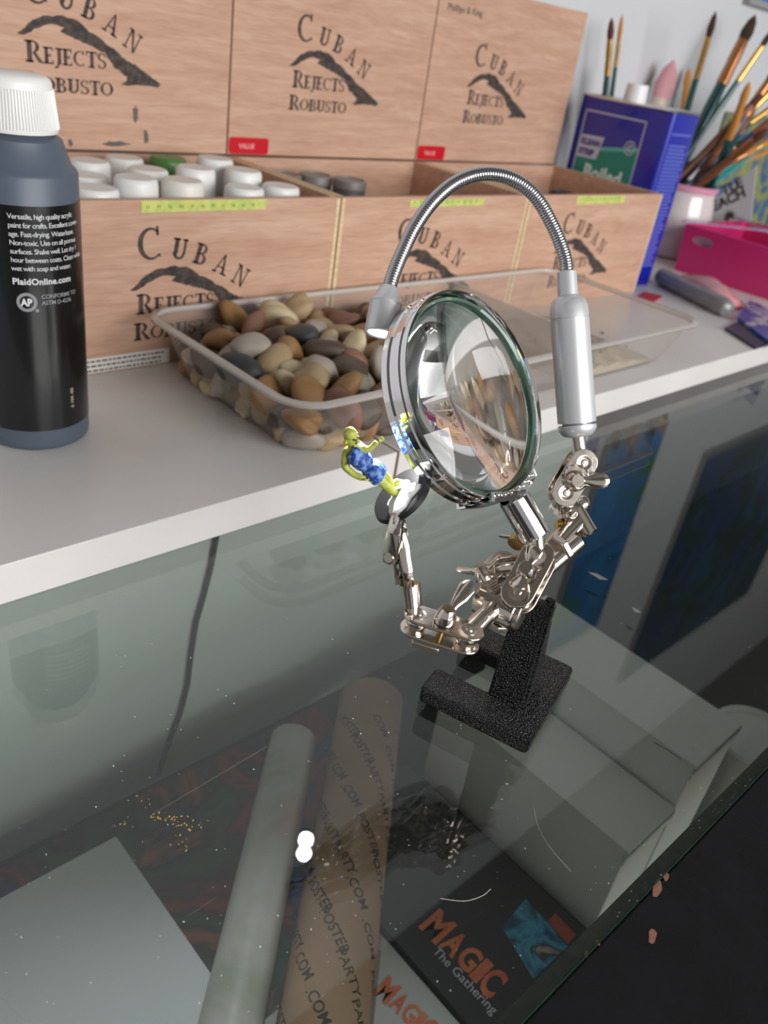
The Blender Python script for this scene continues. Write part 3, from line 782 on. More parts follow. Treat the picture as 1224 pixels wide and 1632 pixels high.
# sand in the right compartment
sx0, sx1, sy0, sy1 = DVX+.010, TX1_-IN-.006, TY0+IN+.006, TY1-IN-.006
rnd = random.Random(11); sd_ = MB(); nx, ny = 40, 44
hs = {}
for i in range(nx+1):
    for j in range(ny+1):
        x = sx0+(sx1-sx0)*i/nx; y = sy0+(sy1-sy0)*j/ny
        w = max(0, 1-((i/nx-.28)/.62)**2)*max(0, 1-((j/ny-.45)/.62)**2)
        edge = min(i, nx-i, j, ny-j)
        h = (.0012+.0085*w*(.8+.3*math.sin(i*.7)*math.cos(j*.5))+rnd.uniform(0, .0007)) if edge > 0 else 0
        sd_.v.append((x, y, ZB+.0012+h))
for i in range(nx):
    for j in range(ny): sd_.f.append((i*(ny+1)+j, (i+1)*(ny+1)+j, (i+1)*(ny+1)+j+1, i*(ny+1)+j+1))
so = sd_.build('sand', mat('fine_sand', (176, 160, 134), .9, rgb2=(206, 192, 168), noise=.2, nscale=700, bump=.5, bscale=900), smooth=True)
tag(so, 'loose beige sand spread in the right compartment of the clear tray', 'sand', kind='stuff')
fl = MB(); rnd = random.Random(4)
for k in range(60):
    x = rnd.uniform(sx0+.01, sx1-.01); y = rnd.uniform(sy0+.01, sy1-.01); r = rnd.uniform(.0006, .0015)
    fl.ball((x, y, ZB+.0105), r, 6)
tag(fl.build('grit', mat('dark_grit', (92, 84, 58), .9)), 'scattered dark green grit lying on the beige sand', 'grit', kind='stuff')

# pebbles: settle spheres, then swap in flattened stones
rng = np.random.default_rng(12)
NP = 275
R0 = rng.uniform(.0078, .0112, NP)
P = np.stack([rng.uniform(.290, .465, NP), rng.uniform(.345, .468, NP), rng.uniform(.03, .15, NP)], 1)
def wall_inset(z): return np.interp(z, [ZB, ZB+.006, .047, .065], [IN+.002, IN-.001, .0128, .0075])
for it in range(420):
    P[:, 2] -= .0009 if it < 360 else .0003
    for sub in range(3):
        D = P[:, None]-P[None]; dist = np.linalg.norm(D, axis=2)+np.eye(NP)
        lim = (R0[:, None]+R0[None])*.90; ov = np.maximum(0, lim-dist); np.fill_diagonal(ov, 0)
        P += (D/dist[:, :, None]*ov[:, :, None]*.28).sum(1)
        ins = wall_inset(P[:, 2])
        P[:, 0] = np.clip(P[:, 0], TX0_+ins+R0*.9, .475); P[:, 1] = np.clip(P[:, 1], TY0+ins+R0*.9, TY1-ins-R0*.9)
        P[:, 2] = np.maximum(P[:, 2], ZB+.0012+R0*.75)
def stone_mesh(seed):
    r = random.Random(seed); bm = bmesh.new(); bmesh.ops.create_icosphere(bm, subdivisions=3, radius=1)
    ph = [(Vector((r.uniform(-1, 1), r.uniform(-1, 1), r.uniform(-1, 1))).normalized(), r.uniform(.8, 2.4), r.uniform(0, 6), r.uniform(.03, .10)) for _ in range(6)]
    ax = (r.uniform(1.12, 1.5), r.uniform(.9, 1.1), r.uniform(.62, .85))
    for v in bm.verts:
        d = v.co.normalized(); s = 1
        for dr, fq, p, am in ph: s += am*math.sin(fq*d.dot(dr)*2+p)
        v.co = Vector((d.x*ax[0]*s, d.y*ax[1]*s, d.z*ax[2]*s))
    me = bpy.data.meshes.new('pebble'); bm.to_mesh(me); bm.free()
    me.polygons.foreach_set('use_smooth', [True]*len(me.polygons)); return me
STONES = [('tan', (158, 134, 100), (186, 162, 126)), ('pale grey', (148, 138, 128), (180, 170, 158)), ('dark brown', (62, 50, 42), (96, 80, 66)),
          ('cream', (192, 174, 138), (212, 196, 164)), ('ochre brown', (130, 94, 58), (168, 128, 82)), ('charcoal', (44, 44, 46), (74, 76, 76)),
          ('reddish brown', (112, 76, 62), (150, 110, 92)), ('grey green', (112, 112, 98), (146, 142, 124))]
WTS = [.29, .10, .15, .12, .16, .04, .09, .05]
smeshes = []
for i, (nm, a, b) in enumerate(STONES):
    m = mat('stone_'+nm.replace(' ', '_'), a, .36, rgb2=b, noise=.35, nscale=95, bump=.25, bscale=260, spec=.4)
    row = []
    for k in range(5):
        me = stone_mesh(i*10+k); me.materials.append(m); row.append(me)
    smeshes.append(row)
pick = rng.choice(len(STONES), NP, p=WTS)
order = np.argsort(-P[:, 2])
for i in order:
    k = int(pick[i]); me = smeshes[k][int(rng.integers(5))]
    o = bpy.data.objects.new('pebble', me); COL.objects.link(o)
    o.location = P[i]; s = R0[i]*rng.uniform(.93, 1.12); o.scale = (s, s, s)
    o.rotation_euler = (rng.normal(0, .55), rng.normal(0, .55), rng.uniform(0, 6.28))
    tag(o, 'smooth %s river pebble heaped in the clear tray' % STONES[k][0], 'pebble', STONES[k][0]+' pebbles in the tray')

# ------------------------------------------------------------------ blue oil can
ca = np.array((.9300, .6505)); cb = np.array((.9235, .5185))     # broad face, rear and front ends
cn = nrm(np.array([*(cb-ca), 0])); cd = np.array([-cn[1], cn[0], 0])   # along the face towards the front, and into the can
CW = np.linalg.norm(cb-ca); CDP = .056; CH = .1955
can = thing('oil_can', 'blue rectangular tin of boiled linseed oil', 'can', (*((ca+cb)/2+cd[:2]*CDP/2), ZB)); ko = np.array(can.location)
def cpt(u, w, z): return np.array([*ca, 0])+cn*u+cd*w+np.array([0, 0, ZB+z])
M_blue = mat('blue_can_paint', (20, 34, 158), .25, coat=.4)
pts = []
r = .006
for (cu_, cw_, a0) in ((CW-r, r, -90), (CW-r, CDP-r, 0), (r, CDP-r, 90), (r, r, 180)):
    for k in range(5):
        a = math.radians(a0+90*k/4); pts.append(cpt(cu_+r*math.cos(a), cw_+r*math.sin(a), 0))
MB().prism(pts, (0, 0, CH)).build('can_body', M_blue, can, off=ko, smooth=True)
rim_pts = [p+np.array([0, 0, CH]) for p in pts]
MB().tube(rim_pts, .0016, 8, True).build('top_rim', mat('bare_tin', (206, 206, 208), .25, metal=1), can, off=ko, smooth=True)
MB().prism([p+np.array([0, 0, CH]) for p in pts], (0, 0, .0006)).build('can_top', MATS['bare_tin'], can, off=ko)
sp = MB(); c0 = cpt(CW*.47, CDP*.35, CH)
MB().cyl(c0, c0+np.array([0, 0, .02]), .0135, .0125, 28, .001).build('spout_cap', mat('white_spout', (236, 236, 236), .4), can, off=ko, smooth=True)
def cface(pts2, lift=.0003): return [cpt(u, -lift, z) for u, z in pts2]
fr_ = MB()                                            # pale frame line of the label
lu0, lu1, lz0, lz1 = .012, .101, .030, .181
for (u0, z0, u1, z1) in ((lu0, lz1-.002, lu1, lz1), (lu0, lz0, lu0+.002, lz1), (lu1-.002, lz0, lu1, lz1), (lu0, lz0, lu1, lz0+.002)):
    fr_.add(cface([(u0, z0), (u1, z0), (u1, z1), (u0, z1)], .0003), [(0, 1, 2, 3)])
lf = fr_.build('label_frame', mat('pale_blue_print', (186, 190, 214), .4), can, off=ko)
g = MB(); g.add(cface([(lu0+.002, lz0+.002), (lu1-.002, lz0+.002), (lu1-.002, .149), (.052, .141), (lu0+.002, .131)], .0003), [(0, 1, 2, 3, 4)])
gp = g.build('green_panel', mat('teal_print', (22, 136, 122), .35), can, off=ko)
g = MB(); g.add(cface([(.040, .1390), (lu1-.002, .1475), (lu1-.002, .1520), (.040, .1430)], .0004), [(0, 1, 2, 3)])
g.build('swoosh', mat('mint_print', (96, 190, 176), .4), gp, off=ko)
g = MB(); g.add(cface([(.012, .1285), (.044, .1295), (.049, .1550), (.015, .1535)], .0005), [(0, 1, 2, 3)])
lg = g.build('logo_plate', mat('white_logo_print', (196, 200, 222), .4), can, off=ko)
M_bprint = mat('blue_print', (48, 58, 130), .4)
def ctext(mb, s, size, u, z, bold=.0, lift=.0006, align='LEFT', spacing=1.): text_on(mb, s, size, cpt(u, -lift, z), cn, (0, 0, 1), bold, align, spacing)
tx = MB(); ctext(tx, 'KLEAN', .0092, .0165, .1435, .0005, .0007); ctext(tx, 'STRIP', .0092, .0165, .1325, .0005, .0007); tx.build('logo_letters', M_bprint, lg, off=ko)
tx = MB(); ctext(tx, 'Boiled', .0225, .030, .1070, .0009); ctext(tx, 'Linseed Oil', .0200, .0160, .0860, .0008, .0006, 'LEFT', .93); tx.build('product_name', mat('pale_mint_print', (214, 236, 230), .4), gp, off=ko)
rd = MB()
for k in range(28):
    b0, b1 = 2*math.pi*k/28, 2*math.pi*(k+1)/28
    rd.add(cface([(.087+.0062*math.cos(b0), .150+.0062*math.sin(b0)), (.087+.0078*math.cos(b0), .150+.0078*math.sin(b0)), (.087+.0078*math.cos(b1), .150+.0078*math.sin(b1)), (.087+.0062*math.cos(b1), .150+.0062*math.sin(b1))], .0005), [(0, 1, 2, 3)])
rd.build('round_badge', lf.data.materials[0], can, off=ko)
tx = MB(); ctext(tx, 'C', .010, .0835, .1465, .0006); tx.build('badge_letter', lf.data.materials[0], can, off=ko)
sp_ = MB()                                            # fine print on the narrow side
rnd = random.Random(6)
for i in range(38):
    z = .172-.0040*i; w = rnd.uniform(.034, .042)
    p0 = np.array([*cb, ZB+z])+cd*.0065+cn*.0003
    if i in (1, 2): continue
    sp_.add([p0, p0+cd*w, p0+cd*w+np.array([0, 0, .0021]), p0+np.array([0, 0, .0021])], [(0, 1, 2, 3)])
q_ = sp_.build('fine_print', mat('pale_violet_print', (92, 104, 190), .5), can, off=ko); q_['kind'] = 'stuff'; q_['label'] = 'rows of small pale print'

# ------------------------------------------------------------------ jar and brushes
M_teal = mat('teal_lacquer', (8, 74, 74), .25, coat=.4); M_teal2 = mat('bright_teal_lacquer', (40, 150, 152), .25, coat=.4)
M_navy = mat('navy_lacquer', (44, 54, 86), .3); M_brn = mat('brown_lacquer', (122, 70, 44), .35)
M_gold = mat('gold_ferrule', (206, 164, 92), .28, metal=.9); M_copper = mat('copper_ferrule', (176, 118, 76), .3, metal=.8)
M_br_d = mat('dark_bristle', (58, 38, 26), .8, bump=.6, bscale=900, stretch=(1, 1, .1)); M_br_o = mat('golden_bristle', (196, 134, 60), .8)
M_br_r = mat('red_brown_bristle', (92, 44, 28), .8)
def brush(label, foot, tip, r, mats_, fer=(.62, .85), flat=1., group='brushes in the jar'):
    foot = np.array(foot, float); tip = np.array(tip, float); L = np.linalg.norm(tip-foot); d = nrm(tip-foot)
    t = thing('paint_brush', label, 'paintbrush', foot, 0, group)
    f0, f1 = fer
    MB().lathe((0, 0, 0), d, [(r*.35, 0), (r*.6, L*.04), (r*.85, L*f0*.5), (r*1.15, L*f0*.8), (r, L*f0)], 14).build('handle', mats_[0], t, smooth=True)
    MB().lathe((0, 0, 0), d, [(r*1.05, L*f0), (r*1.12, L*(f0+.01)), (r*1.0, L*(f0+.5*(f1-f0))), (r*1.1, L*(f0+.55*(f1-f0))), (r*1.0, L*f1)], 14).build('ferrule', mats_[1], t, smooth=True)
    MB().lathe((0, 0, 0), d, [(r*.95, L*f1), (r*1.15, L*(f1+(1-f1)*.35)), (r*.8, L*(f1+(1-f1)*.75)), (r*.1, L)], 14).build('bristles', mats_[2], t, smooth=True)
    return t
JC = np.array((1.195, .617)); JT = .124
jar = thing('brush_jar', 'white glazed jar with pink rim holding paint brushes', 'jar', (*JC, ZB))
MB().lathe((0, 0, 0), (0, 0, 1), [(.001, .002), (.040, 0), (.045, .003), (.047, .02), (.047, .060), (.0445, .076), (.0415, .086), (.0415, .093)], 48, cap=False).build('jar_body', mat('cream_glaze', (214, 204, 204), .15, coat=.5), jar, smooth=True, solid=.002)
rp = [(JC[0]*0+.0335*math.cos(a), .0335*math.sin(a), .098) for a in np.linspace(0, 2*math.pi, 40, endpoint=False)]
MB().lathe((0, 0, 0), (0, 0, 1), [(.0412, .092), (.0435, .0935), (.0440, .100), (.0425, .1015), (.0405, .100), (.0402, .092)], 48, cap=False).build('rim', mat('pink_rim', (212, 150, 176), .25, coat=.3), jar, smooth=True)
jb = np.array((*JC, ZB+.004))
def jf(a, r_=.02): return jb+np.array((r_*math.cos(a), r_*math.sin(a), 0))
BL = [ # tip pixel, Y plane of the tip, foot angle, radius, materials, ferrule span, label
 ((1141, 18), .640, 3.4, .0042, (M_teal, M_gold, M_br_d), (.66, .88), 'tall teal brush with gold ferrule and pointed dark bristles'),
 ((1204, 24), .640, 3.9, .0080, (M_teal, M_copper, M_br_d), (.62, .86), 'thick teal brush with copper ferrule and fat dark bristles'),
 ((1236, 42), .615, 4.2, .0040, (M_teal, M_gold, M_br_d), (.60, .88), 'slim teal brush with long gold ferrule beside the thick dark brush'),
 ((1098, 108), .650, 3.0, .0046, (M_navy, M_br_o, M_br_o), (.72, .8), 'short navy brush with golden bristles right behind the oil can'),
 ((1246, 100), .600, 4.5, .0060, (M_navy, M_copper, M_br_d), (.56, .85), 'navy brush with wide copper ferrule in the jar'),
 ((1262, 110), .590, 4.8, .0050, (M_navy, M_gold, M_br_o), (.60, .88), 'navy brush with bright gold ferrule in the jar'),
 ((1195, 130), .600, 2.2, .0050, (M_teal, M_br_o, M_br_o), (.70, .80), 'teal brush with long ochre bristles in the jar'),
 ((1215, 150), .590, 1.6, .0056, (M_brn, M_brn, M_br_r), (.55, .8), 'brown wooden brush with reddish bristles in the jar'),
 ((1262, 150), .575, 5.2, .0048, (M_teal, M_gold, M_br_o), (.62, .86), 'teal brush with ringed gold ferrule leaning right in the jar'),
 ((1270, 190), .562, 5.6, .0042, (M_teal2, M_gold, M_br_d), (.58, .88), 'bright teal brush with gold ferrule leaning low over the rim'),
 ((1240, 215), .565, 5.9, .0046, (M_teal2, M_gold, M_br_o), (.52, .84), 'pale teal brush with crimped gold ferrule near the printed card'),
 ((1225, 205), .580, .6, .0055, (M_brn, M_copper, M_br_r), (.5, .8), 'brown brush with dull copper ferrule in the middle of the jar'),
 ((1180, 190), .600, 1.1, .0050, (M_brn, M_copper, M_br_o), (.5, .8), 'short brown brush with copper ferrule in the jar'),
 ((1228, 240), .560, .2, .0036, (M_teal, M_br_o, M_br_o), (.7, .82), 'thin teal brush with orange bristles lowest on the jar rim'),
 ((1205, 165), .610, 2.7, .0050, (M_teal, M_copper, M_br_d), (.5, .78), 'dark teal brush with dull copper ferrule leaning behind the others'),
 ((1250, 175), .580, 5.0, .0055, (M_navy, M_brn, M_br_r), (.62, .82), 'navy brush with reddish brown bristles among the jar brushes'),
 ((1190, 225), .590, 1.9, .0050, (M_teal, M_copper, M_br_d), (.58, .8), 'short dark teal brush close above the pink rim'),
 ((1208, 235), .575, .9, .0046, (M_navy, M_copper, M_br_o), (.55, .82), 'short navy brush with copper ferrule close above the pink rim'),
]
nb = len(BL)
TIP = [ony(*b[0], b[1]) for b in BL]; TDIR = [nrm(ray(*b[0])) for b in BL]; RB = [b[3]*.95 for b in BL]
PIV = []; FT = []
for bi, b in enumerate(BL):
    hdv = TIP[bi]-jb; ang = math.atan2(hdv[1], hdv[0])+(-.5+(bi*.37) % 1.0)*2.2; rad_ = .016+.016*((bi*.61) % 1.0)
    PIV.append(np.array((JC[0]+rad_*math.cos(ang), JC[1]+rad_*math.sin(ang), ZB+.099)))
def brush_foot(tip, piv, r):
    d_ = nrm(piv-tip); foot = piv.copy()
    for q in range(300):
        nx_ = foot+d_*.001
        if nx_[2] < ZB+.005+r*.5 or math.hypot(nx_[0]-JC[0], nx_[1]-JC[1]) > .034: break
        foot = nx_
    return foot
def seg_seg(p1, q1, p2, q2):
    d1, d2, r_ = q1-p1, q2-p2, p1-p2; a, e, f = d1@d1, d2@d2, d2@r_; c = d1@r_; b = d1@d2; den = a*e-b*b
    s_ = min(max((b*f-c*e)/den, 0), 1) if den > 1e-12 else 0.; t_ = (b*s_+f)/e
    if t_ < 0: t_ = 0.; s_ = min(max(-c/a, 0), 1)
    elif t_ > 1: t_ = 1.; s_ = min(max((b-c)/a, 0), 1)
    return s_, t_
def rad_at(r, t): return r*(.62+.63*min(1, t*1.7))
for it in range(420):                                   # shuffle the brushes until none passes through another
    FT = [brush_foot(TIP[i], PIV[i], RB[i]) for i in range(nb)]; moved = 0
    for i in range(nb):
        for j in range(i):
            s_, t_ = seg_seg(FT[i], TIP[i], FT[j], TIP[j])
            pi_, pj_ = FT[i]+(TIP[i]-FT[i])*s_, FT[j]+(TIP[j]-FT[j])*t_; dv2 = pi_-pj_; dd = np.linalg.norm(dv2)
            need = rad_at(RB[i], s_)+rad_at(RB[j], t_)+.0016
            if dd < need:
                moved += 1
                n2 = dv2/dd if dd > 1e-5 else nrm(np.cross(TIP[i]-FT[i], TIP[j]-FT[j])); push = (need-dd)*.35
                for k, sg, tt in ((i, 1, s_), (j, -1, t_)):
                    PIV[k][:2] += sg*push*n2[:2]*(1.2-tt)
                    TIP[k] = TIP[k]+TDIR[k]*(sg*push*np.dot(n2, TDIR[k])*2.0*tt)
    for k in range(nb):
        v2 = PIV[k][:2]-JC; l2 = np.linalg.norm(v2); lim = .0385-RB[k]*1.2
        if l2 > lim: PIV[k][:2] = JC+v2*lim/l2
        if TIP[k][1] > WY-.012: TIP[k] = ony(*BL[k][0], WY-.012)
    if not moved: break
FT = [brush_foot(TIP[i], PIV[i], RB[i]) for i in range(nb)]
for i, (px, Y, a, r, ms, fe, lb_) in enumerate(BL):
    Ln = np.linalg.norm(TIP[i]-FT[i]); bl_ = .028 if Ln > .2 else .020; fl2 = .050 if Ln > .2 else .034
    if r > .007: bl_, fl2 = .036, .062
    brush(lb_, FT[i], TIP[i], RB[i], ms, (1-(bl_+fl2)/Ln, 1-bl_/Ln))
# cup hidden behind the can with three brushes and a pink brush
cc = np.array((1.046, .655))
cup = thing('brush_cup', 'small grey cup behind the oil can', 'cup', (*cc, ZB))
MB().lathe((0, 0, 0), (0, 0, 1), [(.001, .002), (.030, 0), (.036, .10)], 32, cap=False).build('cup_wall', M_alu, cup, smooth=True, solid=.0015)
for px, Y, fo, r, ms, fe, lb_ in (((975, 28), .655, (-.012, -.012), .0036, (M_teal, M_gold, M_br_r), (.78, .92), 'teal brush with flat red-brown tip rising behind the oil can'),
        ((992, 22), .660, (.004, .002), .0026, (M_teal, M_gold, M_br_o), (.80, .9), 'slim teal brush with fine gold tip rising behind the oil can'),
        ((971, 100), .665, (.000, .017), .0032, (M_br_o, M_br_o, M_br_o), (.7, .85), 'short ochre brush just above the oil can')):
    brush(lb_, (cc[0]+fo[0], cc[1]+fo[1], ZB+.0065), ony(*px, Y), r, ms, fe, group='brushes behind the oil can')
p = ony(1074, 96, .672)
brush('broad pink-tipped brush leaning against the white wall behind the oil can', (cc[0]+.06, .668, ZB+.0055), p, .0125, (mat('beige_handle', (206, 188, 168), .5), mat('beige_ferrule', (206, 190, 172), .5), mat('pink_bristle', (224, 166, 172), .9)), (.55, .8), group='brushes behind the oil can')

# ------------------------------------------------------------------ pink basket and its neighbours
M_pink = mat('pink_plastic', (206, 44, 112), .35, sss=.1)
bk = thing('plastic_basket', 'bright pink plastic basket with oval handle hole', 'basket', (1.19, .475, ZB)); ko2 = np.array(bk.location)
X0b, X1b, Y0b, Y1b = 1.100, 1.285, .395, .553; ZT = .083
fw = MB()                                             # left wall (towards the boxes) with oval hole
hy, hz, ra, rb_ = .5235, .0670, .0155, .0062
N = 40
outer = []
for k in range(N):
    a = 2*math.pi*k/N; c, s = math.cos(a), math.sin(a)
    dy = 1e9 if abs(c) < 1e-6 else ((Y1b-hy)/c if c > 0 else (Y0b-hy)/c)
    dz = 1e9 if abs(s) < 1e-6 else ((ZT-hz)/s if s > 0 else (ZB+.0005-hz)/s)
    m = min(dy, dz); outer.append((hy+c*m, hz+s*m))
# exact corners
for (yy, zz) in ((Y1b, ZT), (Y0b, ZT), (Y0b, ZB+.0005), (Y1b, ZB+.0005)):
    k = min(range(N), key=lambda i: (outer[i][0]-yy)**2+(outer[i][1]-zz)**2); outer[k] = (yy, zz)
for k in range(N):
    a = 2*math.pi*k/N; b = 2*math.pi*(k+1)/N
    i0 = (hy+ra*math.cos(a), hz+rb_*math.sin(a)); i1 = (hy+ra*math.cos(b), hz+rb_*math.sin(b)); o0 = outer[k]; o1 = outer[(k+1) % N]
    fw.add([(X0b+.006*(1-(z-ZB)/(ZT-ZB)), y, z) for y, z in (i0, o0, o1, i1)], [(0, 1, 2, 3)])
fw.build('handle_wall', M_pink, bk, off=ko2, solid=.0016)
for nm, pts in (('front_wall', [(X0b+.006, Y0b+.006, ZB+.0005), (X1b-.006, Y0b+.006, ZB+.0005), (X1b, Y0b, ZT), (X0b, Y0b, ZT)]),
                ('back_wall', [(X0b+.006, Y1b-.004, ZB+.0005), (X1b-.006, Y1b-.004, ZB+.0005), (X1b, Y1b, ZT), (X0b, Y1b, ZT)]),
                ('far_wall', [(X1b-.006, Y0b+.006, ZB+.0005), (X1b-.006, Y1b-.004, ZB+.0005), (X1b, Y1b, ZT), (X1b, Y0b, ZT)]),
                ('basket_floor', [(X0b+.006, Y0b+.006, ZB+.0008), (X1b-.006, Y0b+.006, ZB+.0008), (X1b-.006, Y1b-.004, ZB+.0008), (X0b+.006, Y1b-.004, ZB+.0008)])):
    MB().add(pts, [(0, 1, 2, 3)]).build(nm, M_pink, bk, off=ko2, solid=.0014)
for (a, b, lbl) in ((( 1.16, .42, .0820), (1.25, .535, .0820), 'clear plastic stick lying across the pink basket'), ((1.125, .53, .0846), (1.27, .45, .0846), 'clear plastic stick crossing the other over the pink basket')):
    mb = MB(); d = nrm(np.array(b)-np.array(a)); w = nrm(np.cross(d, (0, 0, 1)))
    mb.obox((np.array(a)+np.array(b))/2+np.array([0, 0, .003]), d*np.linalg.norm(np.array(b)-np.array(a))*.76, w*.004, nrm(np.cross(w, d))*.0012)
    tag(mb.build('clear_stick', clear('clear_violet', (.86, .8, .92), (200, 170, 210), .35), bevel=.0005), lbl, 'stick', 'clear sticks over the basket')
tag(MB().box(1.1135, .492, ZB+.0024, 1.128, .545, .0765).build('paper_pad', mat('pad_paper', (216, 208, 214), .7), bevel=.0008), 'white paper pad standing inside the pink basket behind its handle hole', 'paper pad')
# printed card
kc = thing('printed_card', 'white card with bold black lettering and a leaf behind the pink basket', 'card', (1.300, .60, ZB)); kk = np.array(kc.location)
KX = 1.300
pts = [onx(x, y, KX) for x, y in ((1206, 263), (1122, 332), (1132, 398), (1192, 396))]
MB().prism(pts, (.0012, 0, 0)).build('card_sheet', mat('white_card', (222, 222, 224), .5), kc, off=kk)
ex = nrm(onx(1192, 309, KX)-onx(1139, 334, KX)); ey = nrm(np.cross(np.array([-1.0, 0, 0]), ex))
if ey[2] < 0: ey = -ey
tx = MB()
text_on(tx, 'TLE', .0205, onx(1152, 312, KX-.0004), ex, ey, .0007)
text_on(tx, 'EACH', .0205, onx(1137, 337, KX-.0004), ex, ey, .0007)
tx.build('lettering', M_ink, kc, off=kk)
lf_ = MB(); cL = onx(1163, 347, KX-.0004)
for k in range(7):
    a = math.radians(90+(-3+k)*38); L = .0135*(1-.08*abs(k-3)); dv_ = ex*math.cos(a)+ey*math.sin(a); pv = -ex*math.sin(a)+ey*math.cos(a)
    lf_.add([cL, cL+dv_*L*.5+pv*L*.16, cL+dv_*L, cL+dv_*L*.5-pv*L*.16], [(0, 1, 2, 3)])
lf_.build('leaf_print', M_ink, kc, off=kk)
# illustrated sheet leaning on the wall
tag(MB().box(1.40, WY-.004, ZB, 1.72, WY-.001, .215).build('art_print', picture('yellow_blue_art', [(30, 66, 112), (66, 106, 140), (40, 84, 132), (150, 150, 62), (60, 96, 130), (30, 60, 104)], 18, 2.2)),
    'blue and yellow art print standing against the wall behind the jar', 'picture')
# wall pictures
for x0, x1, z0, z1, sd0, cols, lb_ in ((1.345, 1.565, .358, .90, 4.2, [(20, 60, 30), (30, 120, 60), (28, 104, 176), (40, 130, 190), (20, 50, 90)], 'green and blue picture on the white wall above the paint brushes'),
        (1.835, 2.65, .50, 1.23, 6.1, [(10, 30, 70), (22, 62, 116), (20, 54, 36), (30, 84, 130), (10, 20, 42)], 'large blue and green picture on the white wall beyond the brushes')):
    t = thing('wall_picture', lb_, 'picture', ((x0+x1)/2, WY-.006, z0)); o = np.array(t.location)
    MB().box(x0, WY-.012, z0, x1, WY-.0005, z1).build('canvas', mat('canvas_edge', (150, 148, 146), .8), t, off=o)
    MB().box(x0+.003, WY-.0125, z0+.008, x1-.003, WY-.012, z1-.003).build('painting', picture('painting%d' % int(sd0), cols, 6, sd0), t, off=o)
# grey roll, pink packet, blue cards
ra_, rb2 = np.array((.9935, .5120, ZB+.0109)), np.array((.9435, .3935, ZB+.0109))
t = thing('wrapped_roll', 'grey plastic-wrapped roll lying in front of the pink basket', 'roll', (*((ra_+rb2)/2)[:2], ZB)); o = np.array(t.location)
d = nrm(rb2-ra_); L = np.linalg.norm(rb2-ra_); pr = [(.004, -.004), (.0092, 0)] + [(.0102+.0006*math.sin(k*1.9), L*(k+.5)/16) for k in range(16)] + [(.0092, L), (.004, L+.004)]
MB().lathe(ra_, d, pr, 20).build('roll_body', mat('grey_wrap', (122, 124, 126), .3, coat=.4), t, off=o, smooth=True)
w = nrm(np.cross(d, (0, 0, 1))); w = w if w[0] > 0 else -w
pk = thing('plastic_packet', 'clear plastic packet with pale pink contents beside the grey roll', 'packet', (*((ra_+rb2)/2+w*.036)[:2], ZB)); o2 = np.array(pk.location)
mb = MB(); nu, nv = 24, 8; rnd = random.Random(9)
for i in range(nu+1):
    for j in range(nv+1):
        u_, v_ = i/nu, j/nv; h = .024*(math.sin(math.pi*u_)**.35)*(math.sin(math.pi*v_)**.6)+rnd.uniform(-.0008, .0008)
        p = ra_+d*(L*(u_*.74-.01))+w*(.0145+.044*v_); mb.v.append((p[0], p[1], ZB+.0008+max(0, h)))
for i in range(nu):
    for j in range(nv): mb.f.append((i*(nv+1)+j, (i+1)*(nv+1)+j, (i+1)*(nv+1)+j+1, i*(nv+1)+j+1))
mb.build('wrapper', mat('pink_wrapper', (206, 168, 172), .22, rgb2=(214, 118, 128), noise=.3, nscale=22, coat=.5), pk, off=o2, smooth=True)
M_cd = picture('blue_card_print', [(24, 40, 104), (60, 96, 180), (40, 66, 150), (206, 206, 210), (60, 90, 170), (22, 26, 40)], 30, 5.5, .3)
M_cd2 = picture('dark_card_print', [(12, 12, 18), (28, 32, 74), (14, 14, 20), (60, 66, 110)], 30, 8.8, .35)
def flat_card(label, pix, z, m, th):
    P_ = [onz(x, y, z) for x, y in pix]; c = sum(P_)/4
    mb = MB(); mb.prism([p-np.array([0, 0, th]) for p in P_], (0, 0, th)); tag(mb.build('trading_card_pack', m), label, 'card pack', 'card packs by the roll')
flat_card('dark card pack lying on the white board beside the grey roll', ((1156, 522), (1205, 553), (1250, 535), (1196, 502)), ZB+.003, M_cd2, .0028)
flat_card('blue illustrated card pack lying on top of the dark card pack', ((1196, 476), (1176, 505), (1238, 552), (1262, 515)), ZB+.0062, M_cd, .003)
# red scrap under the tray end
tag(MB().obox((.915, .478, ZB+.0006), (.022, .006, 0), (-.004, .010, 0), (0, 0, .0005)).build('red_slip', mat('red_paper', (184, 36, 44), .5)), 'red paper slip lying behind the clear tray', 'paper')

# ------------------------------------------------------------------ helping-hand stand with magnifier and lamp
ho = np.array((.2344, .1137, 0.0)); hu = np.array((.953, .303, 0.0)); hv = np.array((-.303, .953, 0.0)); hz_ = np.array((0, 0, 1.0))
def H(u, v, z): return ho+hu*u+hv*v+hz_*z
ROOT = H(.029, .02, 0)
hh = thing('helping_hand_stand', 'nickel-plated helping-hand stand with magnifier, gooseneck lamp and black iron base', 'magnifier stand', ROOT)
def hb(mb, name, m, parent=None, **k): return mb.build(name, m, parent or hh, off=ROOT, **k)
# base: U-shaped cast iron plate
W_, Lp, TH = .0585, .052, .0082
mb = MB()
out = [(0, 0), (W_, 0), (W_, Lp), (W_-.0170, Lp), (W_-.0170, .0255), (.0165, .0255), (.0165, Lp), (0, Lp)]
def rounded(poly, r, n=4):
    res = []; N = len(poly)
    for i in range(N):
        p = np.array(poly[i], float); a = np.array(poly[i-1], float); b = np.array(poly[(i+1) % N], float)
        d0 = (a-p)/np.linalg.norm(a-p); d1 = (b-p)/np.linalg.norm(b-p)
        s = p+d0*r; e = p+d1*r
        for k in range(n+1):
            t = k/n; res.append((1-t)**2*s+2*t*(1-t)*p+t*t*e)
    return res
mb.prism([H(x, y, .0001) for x, y in rounded(out, .0028)], hz_*TH)
base = hb(mb, 'base', M_iron, bevel=.0012); base['label'] = 'black crackle-finish cast iron base'
